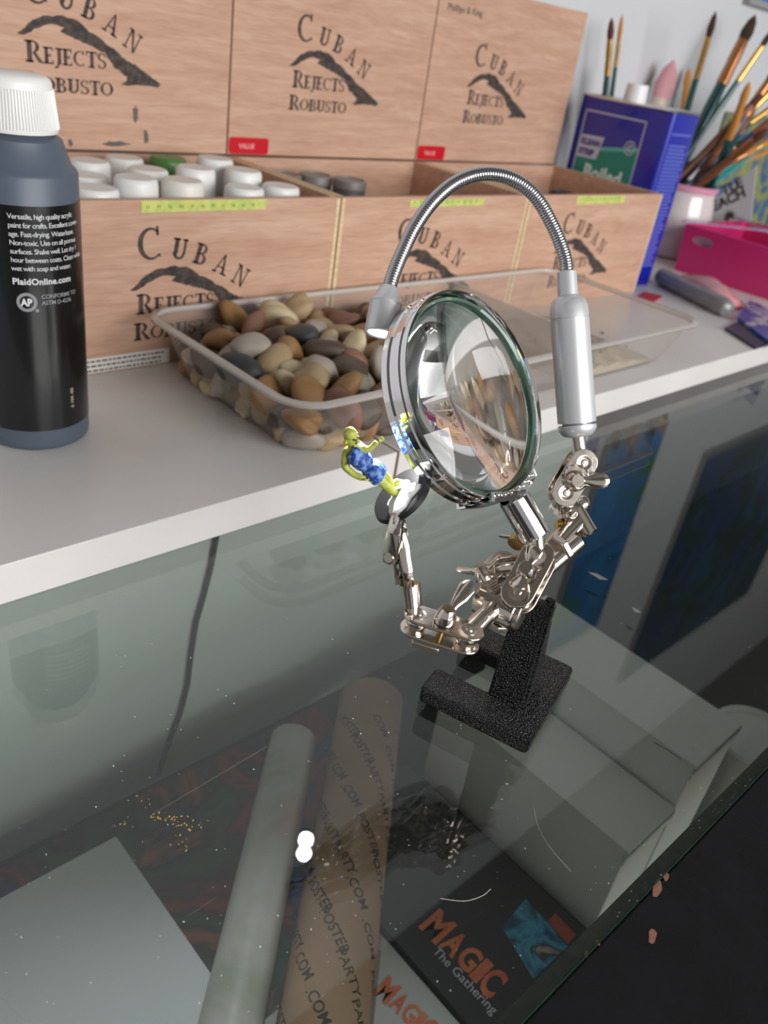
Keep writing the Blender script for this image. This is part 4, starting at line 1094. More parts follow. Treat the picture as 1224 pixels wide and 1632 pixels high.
# post: plate with tapering rib
def taper(pts_b, pts_t, zb, zt):
    n = len(pts_b); m = MB(); m.add([H(*p, zb) for p in pts_b]+[H(*p, zt) for p in pts_t], [tuple(range(n))[::-1], tuple(range(n, 2*n))]+[(i, (i+1) % n, n+(i+1) % n, n+i) for i in range(n)]); return m
post = hb(taper([(.0150, .0105), (.0205, .0105), (.0205, .0262), (.0150, .0262)], [(.0160, .0118), (.0205, .0118), (.0205, .0255), (.0160, .0255)], TH-.0008, .0625), 'post', M_iron, bevel=.0012)
hb(taper([(.0185, .0095), (.0375, .0095), (.0375, .0140), (.0185, .0140)], [(.0190, .0108), (.0225, .0108), (.0225, .0150), (.0190, .0150)], TH-.0008, .0635), 'rib', M_iron, post, bevel=.0012)
p = onz(867, 962, .058)
sl_ = MB(); c0 = H(.0235, .0106, .056); sl_.obox(c0, hu*.0011, hz_*.0034+hu*.0006, hv*.0004)
hb(sl_, 'worn_patch', M_iron_worn, post)

# --- cross rod and collar on the post
rA = at(748, 1008, .3135); rB = at(927, 824, .3560)
rd_ = nrm(rB-rA)
hb(MB().cyl(rA, rB, .0040, None, 24, .0005), 'cross_rod', M_nickel, smooth=True)
def barrel(name, c, ax, hl, r, **k):
    ax = nrm(ax); c = np.array(c)
    return hb(MB().lathe(c-ax*hl, ax, [(r-.0008, 0), (r, .0008), (r, hl*2-.0008), (r-.0008, hl*2)], 28), name, M_nickel, smooth=True, **k)
def nut(name, c, ax, r, h, parent=None, m=None):
    return hb(MB().lathe(np.array(c)-nrm(ax)*h/2, ax, [(r*.9, 0), (r, h*.15), (r, h*.85), (r*.9, h)], 6), name, m or M_nickel_s, parent, bevel=.0002)
def screw_thread(name, a, b, r, parent=None, turns=12, m=None):
    a = np.array(a); b = np.array(b); pts = []; rad = []
    for k in range(turns*4+1):
        t = k/(turns*4); pts.append(a+(b-a)*t); rad.append(r*(1+.10*math.cos(k*math.pi/2)))
    return hb(MB().tube(pts, rad, 12), name, m or M_brass, parent, smooth=True)
def wing(name, c, ax, wdir, L, r, parent=None, two=True, tilt=.55, twist=False):
    """wing nut: round hub along ax with paddle wings spreading along +-wdir and leaning outwards along ax"""
    ax = nrm(ax); wdir = nrm(np.array(wdir)-ax*np.dot(wdir, ax)); th = np.cross(ax, wdir); c = np.array(c)
    m = MB(); m.lathe(c, ax, [(r*1.15, 0), (r*1.15, r*.5), (r*.85, r*1.5), (r*.7, r*1.7)], 20)
    h = hb(m, name, M_nickel, parent, smooth=True)
    for sgn in ((1, -1) if two else (1,)):
        mb = MB(); d = nrm(wdir*sgn+ax*tilt); e = nrm(np.cross(th, d)); f3 = th
        if twist: e, f3 = th, e
        prof = [(.0, .55, .42), (.22, .50, .34), (.5, .85, .24), (.8, .95, .2), (.94, .7, .17), (1.0, .3, .12)]
        vs = []; fs = []; seg = 12
        for (t, w, q) in prof:
            for k in range(seg):
                a = 2*math.pi*k/seg; vs.append(c+ax*r*.6+d*(r*.5+L*t)+e*math.cos(a)*w*r+f3*math.sin(a)*q*r)
        for i in range(len(prof)-1):
            for k in range(seg): fs.append((i*seg+k, i*seg+(k+1) % seg, (i+1)*seg+(k+1) % seg, (i+1)*seg+k))
        fs += [tuple(range(seg)), tuple((len(prof)-1)*seg+k for k in range(seg))]
        mb.add(vs, fs)
        mb.build('wing', M_nickel, h if parent is None else h, off=ROOT, smooth=True)
    return h
cC = at(788, 963, .3252)
barrel('collar', cC-hv*.001, hv*1.0+hz_*.05, .0085, .0066)
hb(MB().lathe(cC-hv*.0092, -hv, [(.0052, 0), (.0060, .0008), (.0060, .0022), (.0050, .003)], 24), 'collar_flange', M_nickel_s, smooth=True)
screw_thread('collar_screw', cC+hz_*.004, at(775, 918, .3225), .0028, None, 9, M_nickel_s)
wing('wing_screw', at(772, 922, .3222), at(765, 905, .3225)-cC, cv(-.8, -.45, .1), .0090, .0034, None, True, .55, True)
nut('hex_nut', cC-hz_*.0082+hv*-.004, hz_, .0045, .003)

# --- a joint: two oblong plates with dimples, cross screw and ball ends
def joint(pa, pb, n, r, gap, t=.0013):
    pa = np.array(pa); pb = np.array(pb); d = nrm(pb-pa); n = nrm(np.array(n)-d*np.dot(n, d))
    for s in (1, -1):
        pl = hb(MB().stadium(pa+n*s*gap/2, pb+n*s*gap/2, n, r, t), 'clamp_plate', M_nickel, bevel=.0004)
        for q in (pa, pb):
            m = MB(); c = q+n*s*(gap/2+t/2)
            m.lathe(c, n*s, [(r*.56, .0), (r*.56, .0003), (r*.46, .0003), (r*.40, .00005), (r*.26, .00005), (r*.20, .0005), (0, .0006)], 20, cap=False)
            m.build('dimple', M_nickel_s, pl, off=ROOT, smooth=True)
    mid = (pa+pb)/2
    hb(MB().cyl(mid-n*(gap/2+t*1.6), mid+n*(gap/2+t*1.6), r*.26, None, 14), 'joint_screw', M_brass, smooth=True)
    for q in (pa, pb): hb(MB().ball(q, gap*.62, 18), 'ball_end', M_nickel, smooth=True)
    return mid, n, d
# left joint, lying flat under the clip
jl0 = at(664, 991, .3125); jl1 = at(744, 1016, .3110)
mid, n, d = joint(jl0, jl1, cv(.06, -.86, -.5), .0058, .0068)
wing('wing_screw', mid+n*.0044, n, cv(.55, -.8, .1), .0150, .0036, None, False, .9, True)
hb(MB().cyl(mid+n*.0042, mid+n*.0088, .0040, .0036, 20, .0006), 'screw_head', M_nickel, smooth=True)
pad = MB(); pc = mid-n*.0095+d*-.004
pad.obox(pc, d*.0055, nrm(np.cross(n, d))*.0022, n*.0016)
hb(pad, 'thumb_tab', M_nickel_s, bevel=.0006)
for k in range(5):
    pass
# centre joint, facing the viewer, carries the magnifier
jc0 = at(827, 949, .3160); jc1 = at(857, 893, .3205)
mid, n, d = joint(jc0, jc1, cv(-.42, -.10, -.9), .0066, .0072)
wing('wing_screw', mid+n*.0045, n, cv(-.35, .9, 0), .0085, .0036, None, True, .45, True)
stub0 = mid-n*.005; hb(MB().cyl(stub0, at(922, 862, .331), .0036, None, 20, .0004), 'clamp_bolt', M_nickel, smooth=True)
nut('hex_nut', at(893, 873, .3285), at(922, 862, .331)-stub0, .0062, .003)
screw_thread('lock_screw', at(820, 868, .330), at(832, 852, .333), .0030, None, 6, M_brass)
# second small clamp behind the centre joint
kp0 = at(784, 908, .3290); kp1 = at(800, 893, .3320)
hb(MB().stadium(kp0, kp1, cv(-.5, -.3, -.8), .0052, .0014), 'clamp_plate', M_nickel_s, bevel=.0004)
hb(MB().stadium(kp0+cv(.5, .3, .8)*.006, kp1+cv(.5, .3, .8)*.006, cv(-.5, -.3, -.8), .0052, .0014), 'clamp_plate', M_nickel_s, bevel=.0004)
hb(MB().cyl(at(790, 905, .331), at(850, 900, .326), .0046, None, 22, .0006), 'link_sleeve', M_nickel, smooth=True)
wing('wing_screw', at(832, 866, .335), cv(-.3, -.9, .2), cv(-.9, .3, .1), .0075, .0030, None, True, .55, True)
# right: T-barrel and upper joint carrying the lamp
barrel('t_barrel', rB-rd_*.002, cv(-.48, -.86, .1), .0078, .0046)
screw_thread('barrel_screw', rB-rd_*.006+cv(-.9, .3, 0)*.003, at(886, 838, .352), .0026, None, 8, M_brass)
ju0 = at(898, 784, .3480); ju1 = at(926, 737, .3470)
mid, n, d = joint(ju0, ju1, cv(.26, -.30, -.9), .0060, .0082)
hb(MB().cyl(mid+n*.0048, mid+n*.0062, .0058, .0052, 24, .0003), 'washer', M_nickel, smooth=True)
hb(MB().cyl(mid+n*.0060, mid+n*.0078, .0024, .0020, 14, .0003), 'screw_head', M_nickel_s, smooth=True)
wing('wing_screw', mid+n*.0050+d*-.001, n, cv(1, .02, -.1), .0120, .0036, None, False, .12, True)
hb(MB().tube([ju0, at(894, 800, .350), at(901, 812, .3525), at(908, 822, .354)], [.0034, .0040, .0048, .0042], 20), 'link_neck', M_nickel, smooth=True)
hb(MB().lathe(at(896, 800, .350), at(904, 816, .353)-at(896, 800, .350), [(.0052, 0), (.0064, .0012), (.0052, .0026), (.0062, .0040), (.0050, .0054)], 24), 'knurled_collar', M_nickel, smooth=True)
hb(MB().ball(at(926, 803, .358), .0040, 16), 'ball_end', M_nickel, smooth=True)
# --- lamp: handle, gooseneck, head
hA = at(921, 697, .3455); hB = at(905, 470, .3385); hd = nrm(hB-hA)
hb(MB().cyl(ju1, hA+hd*.001, .0030, None, 18), 'handle_stem', M_nickel_s, smooth=True)
LH = np.linalg.norm(hB-hA); R1 = .0080
han = hb(MB().lathe(hA, hd, [(.0035, 0), (.0060, .0008), (R1-.0008, .0022), (R1, .0036), (R1, .0052), (R1-.0020, .0054), (R1-.0020, .0060), (R1, .0062),
     (R1, LH-.0100), (R1-.0003, LH-.0098), (R1-.0003, LH-.0095), (R1, LH-.0093), (R1-.0002, LH-.005), (R1-.0012, LH-.0022), (R1-.0035, LH-.0004), (.003, LH)], 48), 'lamp_handle', M_alu, smooth=True)
hb(MB().lathe(hA, hd, [(R1-.0021, .00545), (R1-.0018, .0057), (R1-.0021, .00595)], 48), 'groove', M_alu, han, smooth=True)
hC = at(903, 433, .3378)
hb(MB().cyl(hB-hd*.001, hC, .0042, .0040, 28, .0003), 'handle_collar', M_alu, han, smooth=True)
ctrl = [(904, 437, .3375), (899, 405, .3365), (880, 358, .3345), (852, 312, .3320), (815, 285, .3295), (772, 277, .3265), (730, 289, .3238), (693, 318, .3215), (662, 360, .3195), (640, 405, .3180), (626, 440, .3170), (620, 462, .3165)]
cp_ = [at(*c) for c in ctrl]
def catmull(P, n):
    P = [2*P[0]-P[1]]+P+[2*P[-1]-P[-2]]; out = []
    for i in range(1, len(P)-2):
        for k in range(n):
            t = k/n; a, b, c, e = P[i-1:i+3]
            out.append(.5*((2*b)+(-a+c)*t+(2*a-5*b+4*c-e)*t*t+(-a+3*b-3*c+e)*t**3))
    out.append(P[-2]); return out
fine = catmull(cp_, 60)
arc = np.cumsum([0]+[np.linalg.norm(fine[i+1]-fine[i]) for i in range(len(fine)-1)])
NC = 112; S = NC*6
pts = []; rad = []
for k in range(S+1):
    s = arc[-1]*k/S; i = min(np.searchsorted(arc, s), len(fine)-1); i = max(i, 1)
    f_ = (s-arc[i-1])/(arc[i]-arc[i-1]); pts.append(fine[i-1]+(fine[i]-fine[i-1])*f_)
    rad.append(.00285*(.90+.10*abs(math.cos(math.pi*k/6))))
gn = hb(MB().tube(pts, rad, 18), 'gooseneck', M_goose, smooth=True, angle=80); gn['label'] = 'ribbed bendable steel neck'
lA = at(620, 457, .3167); lB = at(606, 533, .3150); ld_ = nrm(lB-lA); LL = np.linalg.norm(lB-lA)
head = hb(MB().lathe(lA, ld_, [(.0030, 0), (.0036, .0004), (.0052, .0052), (.0060, .0056), (.0063, .0064), (.0063, .0070), (.0061, .0072), (.0063, .0074), (.0063, LL-.0004), (.0058, LL), (.0050, LL-.0004), (.0046, LL-.002)], 40, cap=False), 'lamp_head', M_alu, smooth=True)
hb(MB().lathe(lA, ld_, [(.0049, LL-.0022), (.0049, LL-.0016), (.0030, LL-.0010)], 30), 'diode', glow('white_led', (.92, .96, 1.0), 14.0), head, smooth=True)
ls = bpy.data.lights.new('lamp_diode_light', 'SPOT'); ls.energy = 1.25; ls.spot_size = math.radians(80); ls.spot_blend = .7; ls.shadow_soft_size = .004; ls.color = (.95, .98, 1.0)
lo = bpy.data.objects.new('lamp_diode_light', ls); COL.objects.link(lo); lo.location = lB+ld_*.001
lo.rotation_euler = Vector(ld_).to_track_quat('-Z', 'Y').to_euler()

# --- magnifier
mc = at(762, 628, .3175)
vray = nrm(ray(762, 628))
tiltdir = nrm(cr*.945+cu*.326); tiltdir = nrm(tiltdir-vray*np.dot(tiltdir, vray))
ci = .575; mn = nrm(-vray*ci+tiltdir*math.sqrt(1-ci*ci))       # front normal of the lens
RO = 173*.3175/FPX
prof = [(RO*.962, -.0002), (RO*.970, .0006), (RO*.982, .0006), (RO*.986, 0), (RO*.986, -.0018), (RO*.998, -.0024), (RO, -.0050), (RO*.985, -.0058), (RO*.985, -.0072), (RO*1.0, -.0080), (RO*1.0, -.0108), (RO*.975, -.0120), (RO*.955, -.0122), (RO*.952, -.011), (RO*.952, -.0015), (RO*.962, -.0002)]
ring = hb(MB().lathe(mc, mn, prof, 96, cap=False), 'magnifier_frame', M_chrome, smooth=True, angle=30); ring['label'] = 'polished chrome lens frame'
seg = 72; RL = RO*.905; lens = MB(); vs = []; fs = []
SAG, EDG = .0074, .0018
rr_ = np.linspace(0, 1, 48)
lp = [(RL*q, -(EDG+SAG*(1-q*q))) for q in rr_]+[(RL*q, EDG+SAG*(1-q*q)) for q in rr_[::-1]]
lens.lathe(mc-mn*.0058, mn, lp, seg, cap=False)
M_lens = bpy.data.materials.new('lens_glass'); M_lens.use_nodes = True
b = M_lens.node_tree.nodes['Principled BSDF']
b.inputs['Base Color'].default_value = (.985, .995, .99, 1); b.inputs['Roughness'].default_value = 0.0; b.inputs['IOR'].default_value = 1.5; b.inputs['Transmission Weight'].default_value = 1.0
lo_ = hb(lens, 'lens', M_lens, smooth=True, angle=60); lo_['label'] = 'clear round magnifying lens'
gr_ = MB().lathe(mc-mn*.0058, mn, [(RL*1.001, .0040), (RO*.930, .0046), (RO*.951, .0030), (RO*.951, -.0046), (RL*1.001, -.0040), (RL*1.001, .0040)], 72, cap=False)
hb(gr_, 'lens_bevel', clear('bevel_green_glass', (.82, .92, .87), (150, 186, 168), .22, 1.52, .03), lo_, smooth=True, angle=30)
# foot saddle and stem below the ring
sB = at(864, 866, .3215); down = -nrm(mc-sB-mn*np.dot(mc-sB, mn)); fb = mc-mn*.006+down*RO
sad = MB(); n_ = 14
side = np.cross(mn, down)
for k in range(n_+1):
    a = math.radians(-24+48*k/n_); e = down*math.cos(a)+side*math.sin(a)
    for (rr, hh_) in ((RO*1.004, .0012), (RO*.93, .0016), (RO*.93, .0024), (RO*1.02, .0020), (RO*1.035, -.008), (RO*1.02, -.0152), (RO*.95, -.0152), (RO*.95, -.0142), (RO*1.004, -.0138)):
        sad.v.append(tuple(mc+e*rr+mn*hh_))
for k in range(n_):
    for j in range(9): sad.f.append((k*9+j, k*9+(j+1) % 9, (k+1)*9+(j+1) % 9, (k+1)*9+j))
sad.f += [tuple(range(9))[::-1], tuple(n_*9+j for j in range(9))]
hb(sad, 'saddle_clip', M_chrome, ring, smooth=True, angle=30)
for k in range(7):
    a = math.radians(-19+38*k/6); e = down*math.cos(a)+side*math.sin(a)
    hb(MB().ball(mc+e*RO*.955+mn*.0024, .0011, 10), 'crimp', M_chrome, ring, smooth=True)
st0 = at(818, 793, .3170)
hb(MB().cyl(st0, at(853, 853, .3205), .0062, None, 32, .0004), 'stem_sleeve', M_chrome, smooth=True)
hb(MB().cyl(at(853, 853, .3205), jc1, .0036, None, 20), 'stem_pin', M_nickel, smooth=True)

dC_clip = at(641, 790, .3045); _r = nrm(ray(641, 790))
_t = nrm(cr*(-.70)+cu*.71); _t = nrm(_t-_r*np.dot(_t, _r)); dn_clip = nrm(-_r*.52+_t*math.sqrt(1-.52*.52))
# --- alligator clip at the left end
k0 = at(659, 984, .3120); k1 = at(655, 946, .3105); k2 = at(650, 905, .3085)
hb(MB().tube([k0, at(658, 968, .3115), at(657, 966, .3114), k1, at(653, 930, .3098)], [.0026, .0026, .0036, .0038, .0040], 22), 'clip_barrel', M_nickel, smooth=True)
def jaw(name, path, widths, nrm_, depth, m=M_nickel, parent=None):
    """U-section sheet: path points with half widths, closed side towards nrm_"""
    mb = MB(); nn = nrm(nrm_); L_ = []
    for i, (p, w) in enumerate(zip(path, widths)):
        t = nrm(path[min(i+1, len(path)-1)]-path[max(i-1, 0)]); s = nrm(np.cross(nn, t)); q = nrm(np.cross(t, s))
        L_.append([p-s*w-q*depth, p-s*w, p-s*w*.8+q*.0004, p+s*w*.8+q*.0004, p+s*w, p+s*w-q*depth])
    for r_ in L_: mb.v += [tuple(x) for x in r_]
    for i in range(len(L_)-1):
        for j in range(5): mb.f.append((i*6+j, i*6+j+1, (i+1)*6+j+1, (i+1)*6+j))
    return hb(mb, name, m, parent, smooth=True, solid=.0004, angle=50)
towards = cv(-.25, 0, -.95)
jaw('clip_body', [at(653, 932, .3096), at(650, 905, .3082), at(647, 885, .3070), at(645, 850, .3052), at(642, 828, .3040)], [.0038, .0036, .0034, .0026, .0018], cv(.9, 0, .45), .0042)
_n = np.array(dn_clip)
def on_disc(x, y, lift):
    d_ = ray(x, y); c_ = dC_clip+_n*lift; return CAM+d_*(np.dot(c_-CAM, _n)/np.dot(d_, _n))
tipU = on_disc(632, 812, .0022); midU = on_disc(628, 850, .0042)
uj = jaw('clip_jaw', [at(620, 898, .3050), at(622, 884, .3045), (at(625, 850, .3035)+midU)/2, tipU], [.0026, .0034, .0027, .0019], cv(-.45, .05, -.9), .0026)
hb(MB().cyl(at(620, 890, .3040)-towards*.001, at(620, 890, .3040)+towards*.0010, .0024, .0016, 16), 'rivet', M_nickel_s, uj, smooth=True)
hb(MB().cyl(at(633, 888, .3064), at(648, 880, .3075), .0016, None, 14), 'clip_hinge', M_nickel_s, smooth=True)
hb(MB().cyl(at(651, 911, .3076), at(652, 910, .3070), .0020, .0014, 16), 'rivet', M_nickel_s, smooth=True)
for k in range(6):
    c = at(643+k*1.0, 826+k*5, .3036+k*.0003); hb(MB().obox(c, cv(1, 0, 0)*.0006, cv(0, 1, 0)*.0004, cv(0, 0, 1)*.0014), 'tooth', M_nickel_s)

# ------------------------------------------------------------------ painted miniature held in the clip
dC = at(641, 790, .3045); dr = nrm(ray(641, 790))
tdir = nrm(cr*(-.70)+cu*.71); tdir = nrm(tdir-dr*np.dot(tdir, dr)); cj = .52
dn = nrm(-dr*cj+tdir*math.sqrt(1-cj*cj))
fig = thing('miniature_figure', 'green-skinned painted miniature in blue vest and shorts on a round black base', 'figurine', dC)
def fb_(mb, name, m, parent=None, **k): return mb.build(name, m, parent or fig, off=dC, **k)
RD = .0129
fb_(MB().lathe(dC-dn*.0008, dn, [(RD-.0004, 0), (RD, .0004), (RD-.0007, .0020), (RD-.0012, .0022), (.0003, .0020)], 56), 'figure_base', mat('black_base', (20, 20, 21), .42), smooth=True)
put = MB(); rnd = random.Random(21)
pc = at(646, 789, .3030); e1, e2 = perp(dn)
def blob(cx, cy, rx, ry, h, m, seed):
    r = random.Random(seed); mb = MB(); n_ = 22; c = dC+dn*.0013+tv*cy+tw*cx
    for lv, (sc, hh_) in enumerate(((1.0, 0), (.92, h*.6), (.6, h), (.05, h*1.05))):
        for k in range(n_):
            a = 2*math.pi*k/n_; q = 1+.14*math.sin(3*a+seed)+.08*math.sin(5*a+2*seed)
            mb.v.append(tuple(c+tw*math.cos(a)*rx*sc*q+tv*math.sin(a)*ry*sc*q+dn*(hh_+(r.uniform(0, h*.25) if lv in (1, 2) else 0))))
    for i in range(3):
        for k in range(n_): mb.f.append((i*n_+k, i*n_+(k+1) % n_, (i+1)*n_+(k+1) % n_, (i+1)*n_+k))
    return mb
tw = nrm(cr*.70+cu*.71); tw = nrm(tw-dn*np.dot(tw, dn)); tv = np.cross(dn, tw)
if np.dot(tv, cu) < 0: tv = -tv
M_put = mat('white_putty', (236, 236, 234), .5, bump=.5, bscale=500); M_putg = mat('grey_putty', (170, 178, 190), .45)
fb_(blob(-.0010, -.0048, .0078, .0050, .0019, M_put, 2), 'putty', M_put, smooth=True)
fb_(blob(.0014, .0026, .0046, .0046, .0012, M_putg, 4), 'putty_patch', M_putg, smooth=True)
def skin(name, pts, edges, radii, m, parent=None, root=0, lvl=2):
    me = bpy.data.meshes.new(name); me.from_pydata([tuple(np.array(p)-dC) for p in pts], edges, [])
    o = bpy.data.objects.new(name, me); COL.objects.link(o); o.parent = parent or fig
    sk = o.modifiers.new('skin', 'SKIN'); sk.use_smooth_shade = True
    for i, r in enumerate(radii):
        sv = me.skin_vertices[0].data[i]; rr = r if hasattr(r, '__len__') else (r, r); sv.radius = rr; sv.use_root = (i == root)
    su = o.modifiers.new('sub', 'SUBSURF'); su.levels = lvl; su.render_levels = lvl
    dg = bpy.context.evaluated_depsgraph_get(); me2 = bpy.data.meshes.new_from_object(o.evaluated_get(dg))
    o.modifiers.clear(); o.data = me2; me2.name = name
    if not me2.materials: me2.materials.append(m)
    me2.polygons.foreach_set('use_smooth', [True]*len(me2.polygons)); return o
def F(x, y, up_): # photo point of the figure, up_ = height along the figure in mm
    return at(x, y, .3035-up_*.00052)
J = {'pel': F(590, 749, 15), 'wai': F(581, 738, 18.5), 'che': F(570, 722, 23), 'nec': F(564, 711, 26.5), 'hd0': F(561, 705, 28.5), 'hd1': F(559, 698, 30.5), 'hd2': F(557.5, 692, 32.5),
     'shL': F(552, 719, 24.5), 'elL': F(549, 744, 19.0), 'wrL': F(565, 757, 17.5), 'haL': F(578, 762, 17.0), 'fiL': F(584, 762, 17),
     'shR': F(582, 715, 25), 'elR': F(588, 717, 25.2), 'wrR': F(597, 708, 25.5), 'haR': F(602, 704, 25.8),
     'hiA': F(595, 757, 12.5), 'knA': F(611, 767, 8.0), 'anA': F(630, 788, 2.6), 'toA': F(650, 781, 1.6),
     'hiB': F(601, 749, 12.0), 'knB': F(615, 762, 6.0), 'anB': F(625, 772, 2.2), 'toB': F(638, 766, 1.5)}
keys = list(J); ix = {k: i for i, k in enumerate(keys)}
ED = [('pel','wai'),('wai','che'),('che','nec'),('nec','hd0'),('hd0','hd1'),('hd1','hd2'),('che','shL'),('shL','elL'),('elL','wrL'),('wrL','haL'),('haL','fiL'),('che','shR'),('shR','elR'),('elR','wrR'),('wrR','haR'),
      ('pel','hiA'),('hiA','knA'),('knA','anA'),('anA','toA'),('pel','hiB'),('hiB','knB'),('knB','anB'),('anB','toB')]
RA = {'pel': .0024, 'wai': .0023, 'che': .0031, 'nec': .0017, 'hd0': .0022, 'hd1': .0030, 'hd2': .0020, 'shL': .0021, 'elL': .0016, 'wrL': .0013, 'haL': .0013, 'fiL': .0006, 'shR': .0016, 'elR': .0012, 'wrR': .0010, 'haR': .0015,
      'hiA': .0023, 'knA': .0024, 'anA': .0018, 'toA': .0017, 'hiB': .0022, 'knB': .0021, 'anB': .0016, 'toB': .0015}
M_gskin = mat('green_figure_paint', (150, 158, 52), .5, rgb2=(186, 192, 92), noise=.3, nscale=260, bump=.3, bscale=700)
M_bluep = mat('blue_figure_paint', (34, 66, 148), .5, rgb2=(110, 150, 210), noise=.16, nscale=520, bump=.9, bscale=600)
M_wpaint = mat('pale_figure_paint', (232, 238, 240), .5)
body = skin('body', [J[k] for k in keys], [(ix[a], ix[b]) for a, b in ED], [RA[k] for k in keys], M_gskin, None, ix['pel'])
body['label'] = 'yellow-green painted body'
skin('vest', [J['wai']*.15+J['pel']*.85, (J['wai']+J['che'])/2, J['che'], (J['che']+J['nec'])/2, J['che']*.15+J['shL']*.85, J['che']*.15+J['shR']*.85], [(0, 1), (1, 2), (2, 3), (2, 4), (2, 5)], [.0040, .0046, .0054, .0042, .0036, .0035], M_bluep, None, 0)
skin('shorts', [J['wai']*1.0+J['pel']*.0, J['pel'], J['hiA'], J['hiA']*.25+J['knA']*.75, J['hiB'], J['hiB']*.35+J['knB']*.65], [(0, 1), (1, 2), (2, 3), (1, 4), (4, 5)], [.0041, .0046, .0044, .0043, .0042, .0041], M_bluep, None, 1)
hc = J['hd1']; fw_ = cv(.75, .25, -.6); sd2 = nrm(np.cross(fw_, J['hd2']-J['hd0']))
fb_(MB().ball(tuple(J['hd2']+cv(.1, -.1, -.3)*.0004), .0025, 14), 'scalp', M_gskin, body, smooth=True)
for s in (-1, 1): fb_(MB().ball(tuple(hc+fw_*.0027+sd2*s*.0010+nrm(J['hd2']-J['hd0'])*.0004), .00042, 8), 'eye', mat('dark_eye_paint', (40, 44, 20), .5), body, smooth=True)
fb_(MB().ball(tuple(hc+fw_*.0031-nrm(J['hd2']-J['hd0'])*.0003), .0006, 8), 'nose', M_gskin, body, smooth=True)
fb_(MB().obox(hc+fw_*.0027-nrm(J['hd2']-J['hd0'])*.0013, sd2*.0008, nrm(J['hd2']-J['hd0'])*.00018, fw_*.0003), 'mouth', mat('dark_mouth_paint', (96, 92, 34), .5), body)
for s in (-1, 1): fb_(MB().ball(tuple(hc+sd2*s*.0028), .0008, 8), 'ear', M_gskin, body, smooth=True)
# fists: four fingers and a thumb
def fingers(c, d, curl, n0, parent):
    d = nrm(d); s = nrm(np.cross(d, curl)); cu2 = nrm(curl)
    for k in range(4):
        b = c+s*(k-1.5)*.00072; L = (.0011, .0013, .0012, .0009)[k]
        fb_(MB().tube([b, b+d*L, b+d*L*1.3+cu2*L*.7], [.00042, .00038, .0003], 8), 'finger', M_gskin, parent, smooth=True)
    b = c+s*.0011; fb_(MB().tube([b-d*.0004, b+s*.0006+d*.0003, b+s*.0003+d*.0011], [.00042, .0004, .0003], 8), 'thumb', M_gskin, parent, smooth=True)
fingers(J['haR']+nrm(J['haR']-J['wrR'])*.0010, J['haR']-J['wrR'], cv(0, 1, -.2), 0, body)
fingers(J['haL']+nrm(J['haL']-J['wrL'])*.0008, J['haL']-J['wrL'], cv(0, -1, -.2), 0, body)

# ------------------------------------------------------------------ dust, hair and scratches on the glass
rnd = random.Random(17); ds = MB()
for k in range(520):
    x = rnd.uniform(0, 1224); y = rnd.uniform(800, 1632); p = onz(x, y, .00008)
    if not (GY0+.002 < p[1] < BYF-.004): continue
    r = rnd.choice((.00012, .00018, .00025, .0004))*rnd.uniform(.6, 1.1); a = rnd.uniform(0, 3.1)
    ds.add([(p[0]+r*math.cos(a+q)*(1 if i % 2 else .5), p[1]+r*math.sin(a+q)*(1 if i % 2 else .5), .00008) for i, q in enumerate((0, 1.57, 3.14, 4.71))], [(0, 1, 2, 3)])
for k in range(240):
    x = rnd.uniform(.0, 1.3); y = GY0+abs(rnd.gauss(0, .004)); r = rnd.uniform(.00012, .00035)
    if x > .2: ds.add([(x+r*math.cos(q), y+r*math.sin(q)*.7, .00008) for q in (0, 1.57, 3.14, 4.71)], [(0, 1, 2, 3)])
tag(ds.build('dust', mat('pale_dust', (214, 214, 210), .9)), 'fine pale dust specks scattered on the counter glass', 'dust', kind='stuff')
def fibre(label, pix, r, m):
    pts = catmull([onz(x, y, r+.00005) for x, y in pix], 8); tag(MB().tube(pts, r, 6).build('hair', m, smooth=True), label, 'hair', 'loose hairs on the glass')
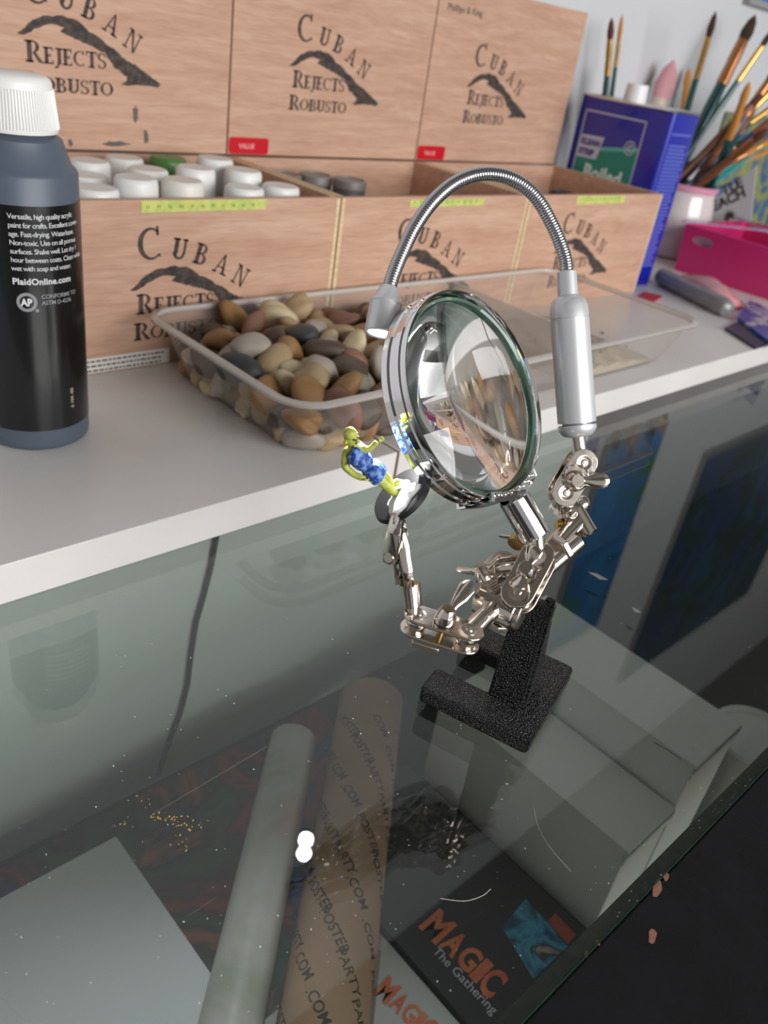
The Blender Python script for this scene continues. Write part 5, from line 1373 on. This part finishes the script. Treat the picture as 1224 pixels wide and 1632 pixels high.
fibre('curved pale hair lying on the glass beside the iron base', ((851, 1288), (858, 1318), (878, 1352), (910, 1389)), .00007, mat('grey_hair', (186, 186, 182), .6))
fibre('short white hair lying on the glass by the orange lettering', ((702, 1432), (740, 1436), (768, 1428), (782, 1417)), .00008, mat('white_hair', (230, 230, 228), .6))
fibre('short dark hair lying on the glass above the white card box', ((1042, 1183), (1062, 1194), (1086, 1210)), .00018, mat('dark_hair', (50, 52, 50), .6))
fl = MB(); rnd = random.Random(31)
for k in range(70):
    x, y = rnd.choice(((285, 1305), (300, 1318), (225, 1275), (258, 1300), (310, 1312), (190, 1318), (290, 1340)))
    p = onz(x+rnd.gauss(0, 12), y+rnd.gauss(0, 6), .0001); r = rnd.uniform(.0002, .0006); a = rnd.uniform(0, 3)
    fl.add([(p[0]+r*math.cos(a+q)*(1 if i % 2 else .45), p[1]+r*math.sin(a+q)*(1 if i % 2 else .45), .0001) for i, q in enumerate((0, 1.57, 3.14, 4.71))], [(0, 1, 2, 3)])
tag(fl.build('paint_flecks', mat('ochre_fleck', (176, 140, 52), .7)), 'ochre paint flecks dried on the glass above the poster', 'paint flecks', kind='stuff')

for nm, p0, p1, w in (('scratch', (236, 1302), (425, 1190), .00004), ('scratch', (300, 1460), (345, 1430), .00003), ('scratch', (1, 1590), (40, 1628), .00004)):
    a = onz(*p0, .00006); b = onz(*p1, .00006); d = nrm(b-a); sd_v = np.cross(d, (0, 0, 1.0))*w
    k_ = MB().add([a-sd_v, a+sd_v, b+sd_v, b-sd_v], [(0, 1, 2, 3)]).build(nm, mat('pale_scratch', (132, 118, 98), .8), gl, off=co)
for lbl, pix in (('thin pale paper flake on the glass behind the iron post', ((937, 912), (950, 914), (968, 924), (955, 923))), ('small pale paper flake on the glass above the card boxes', ((1006, 968), (1014, 970), (1022, 977), (1012, 976)))):
    mb = MB(); mb.prism([onz(x, y, .0001) for x, y in pix], (0, 0, .0002)); tag(mb.build('paper_flake', mat('grey_flake', (134, 134, 128), .9)), lbl, 'flake', 'paper flakes on the glass')
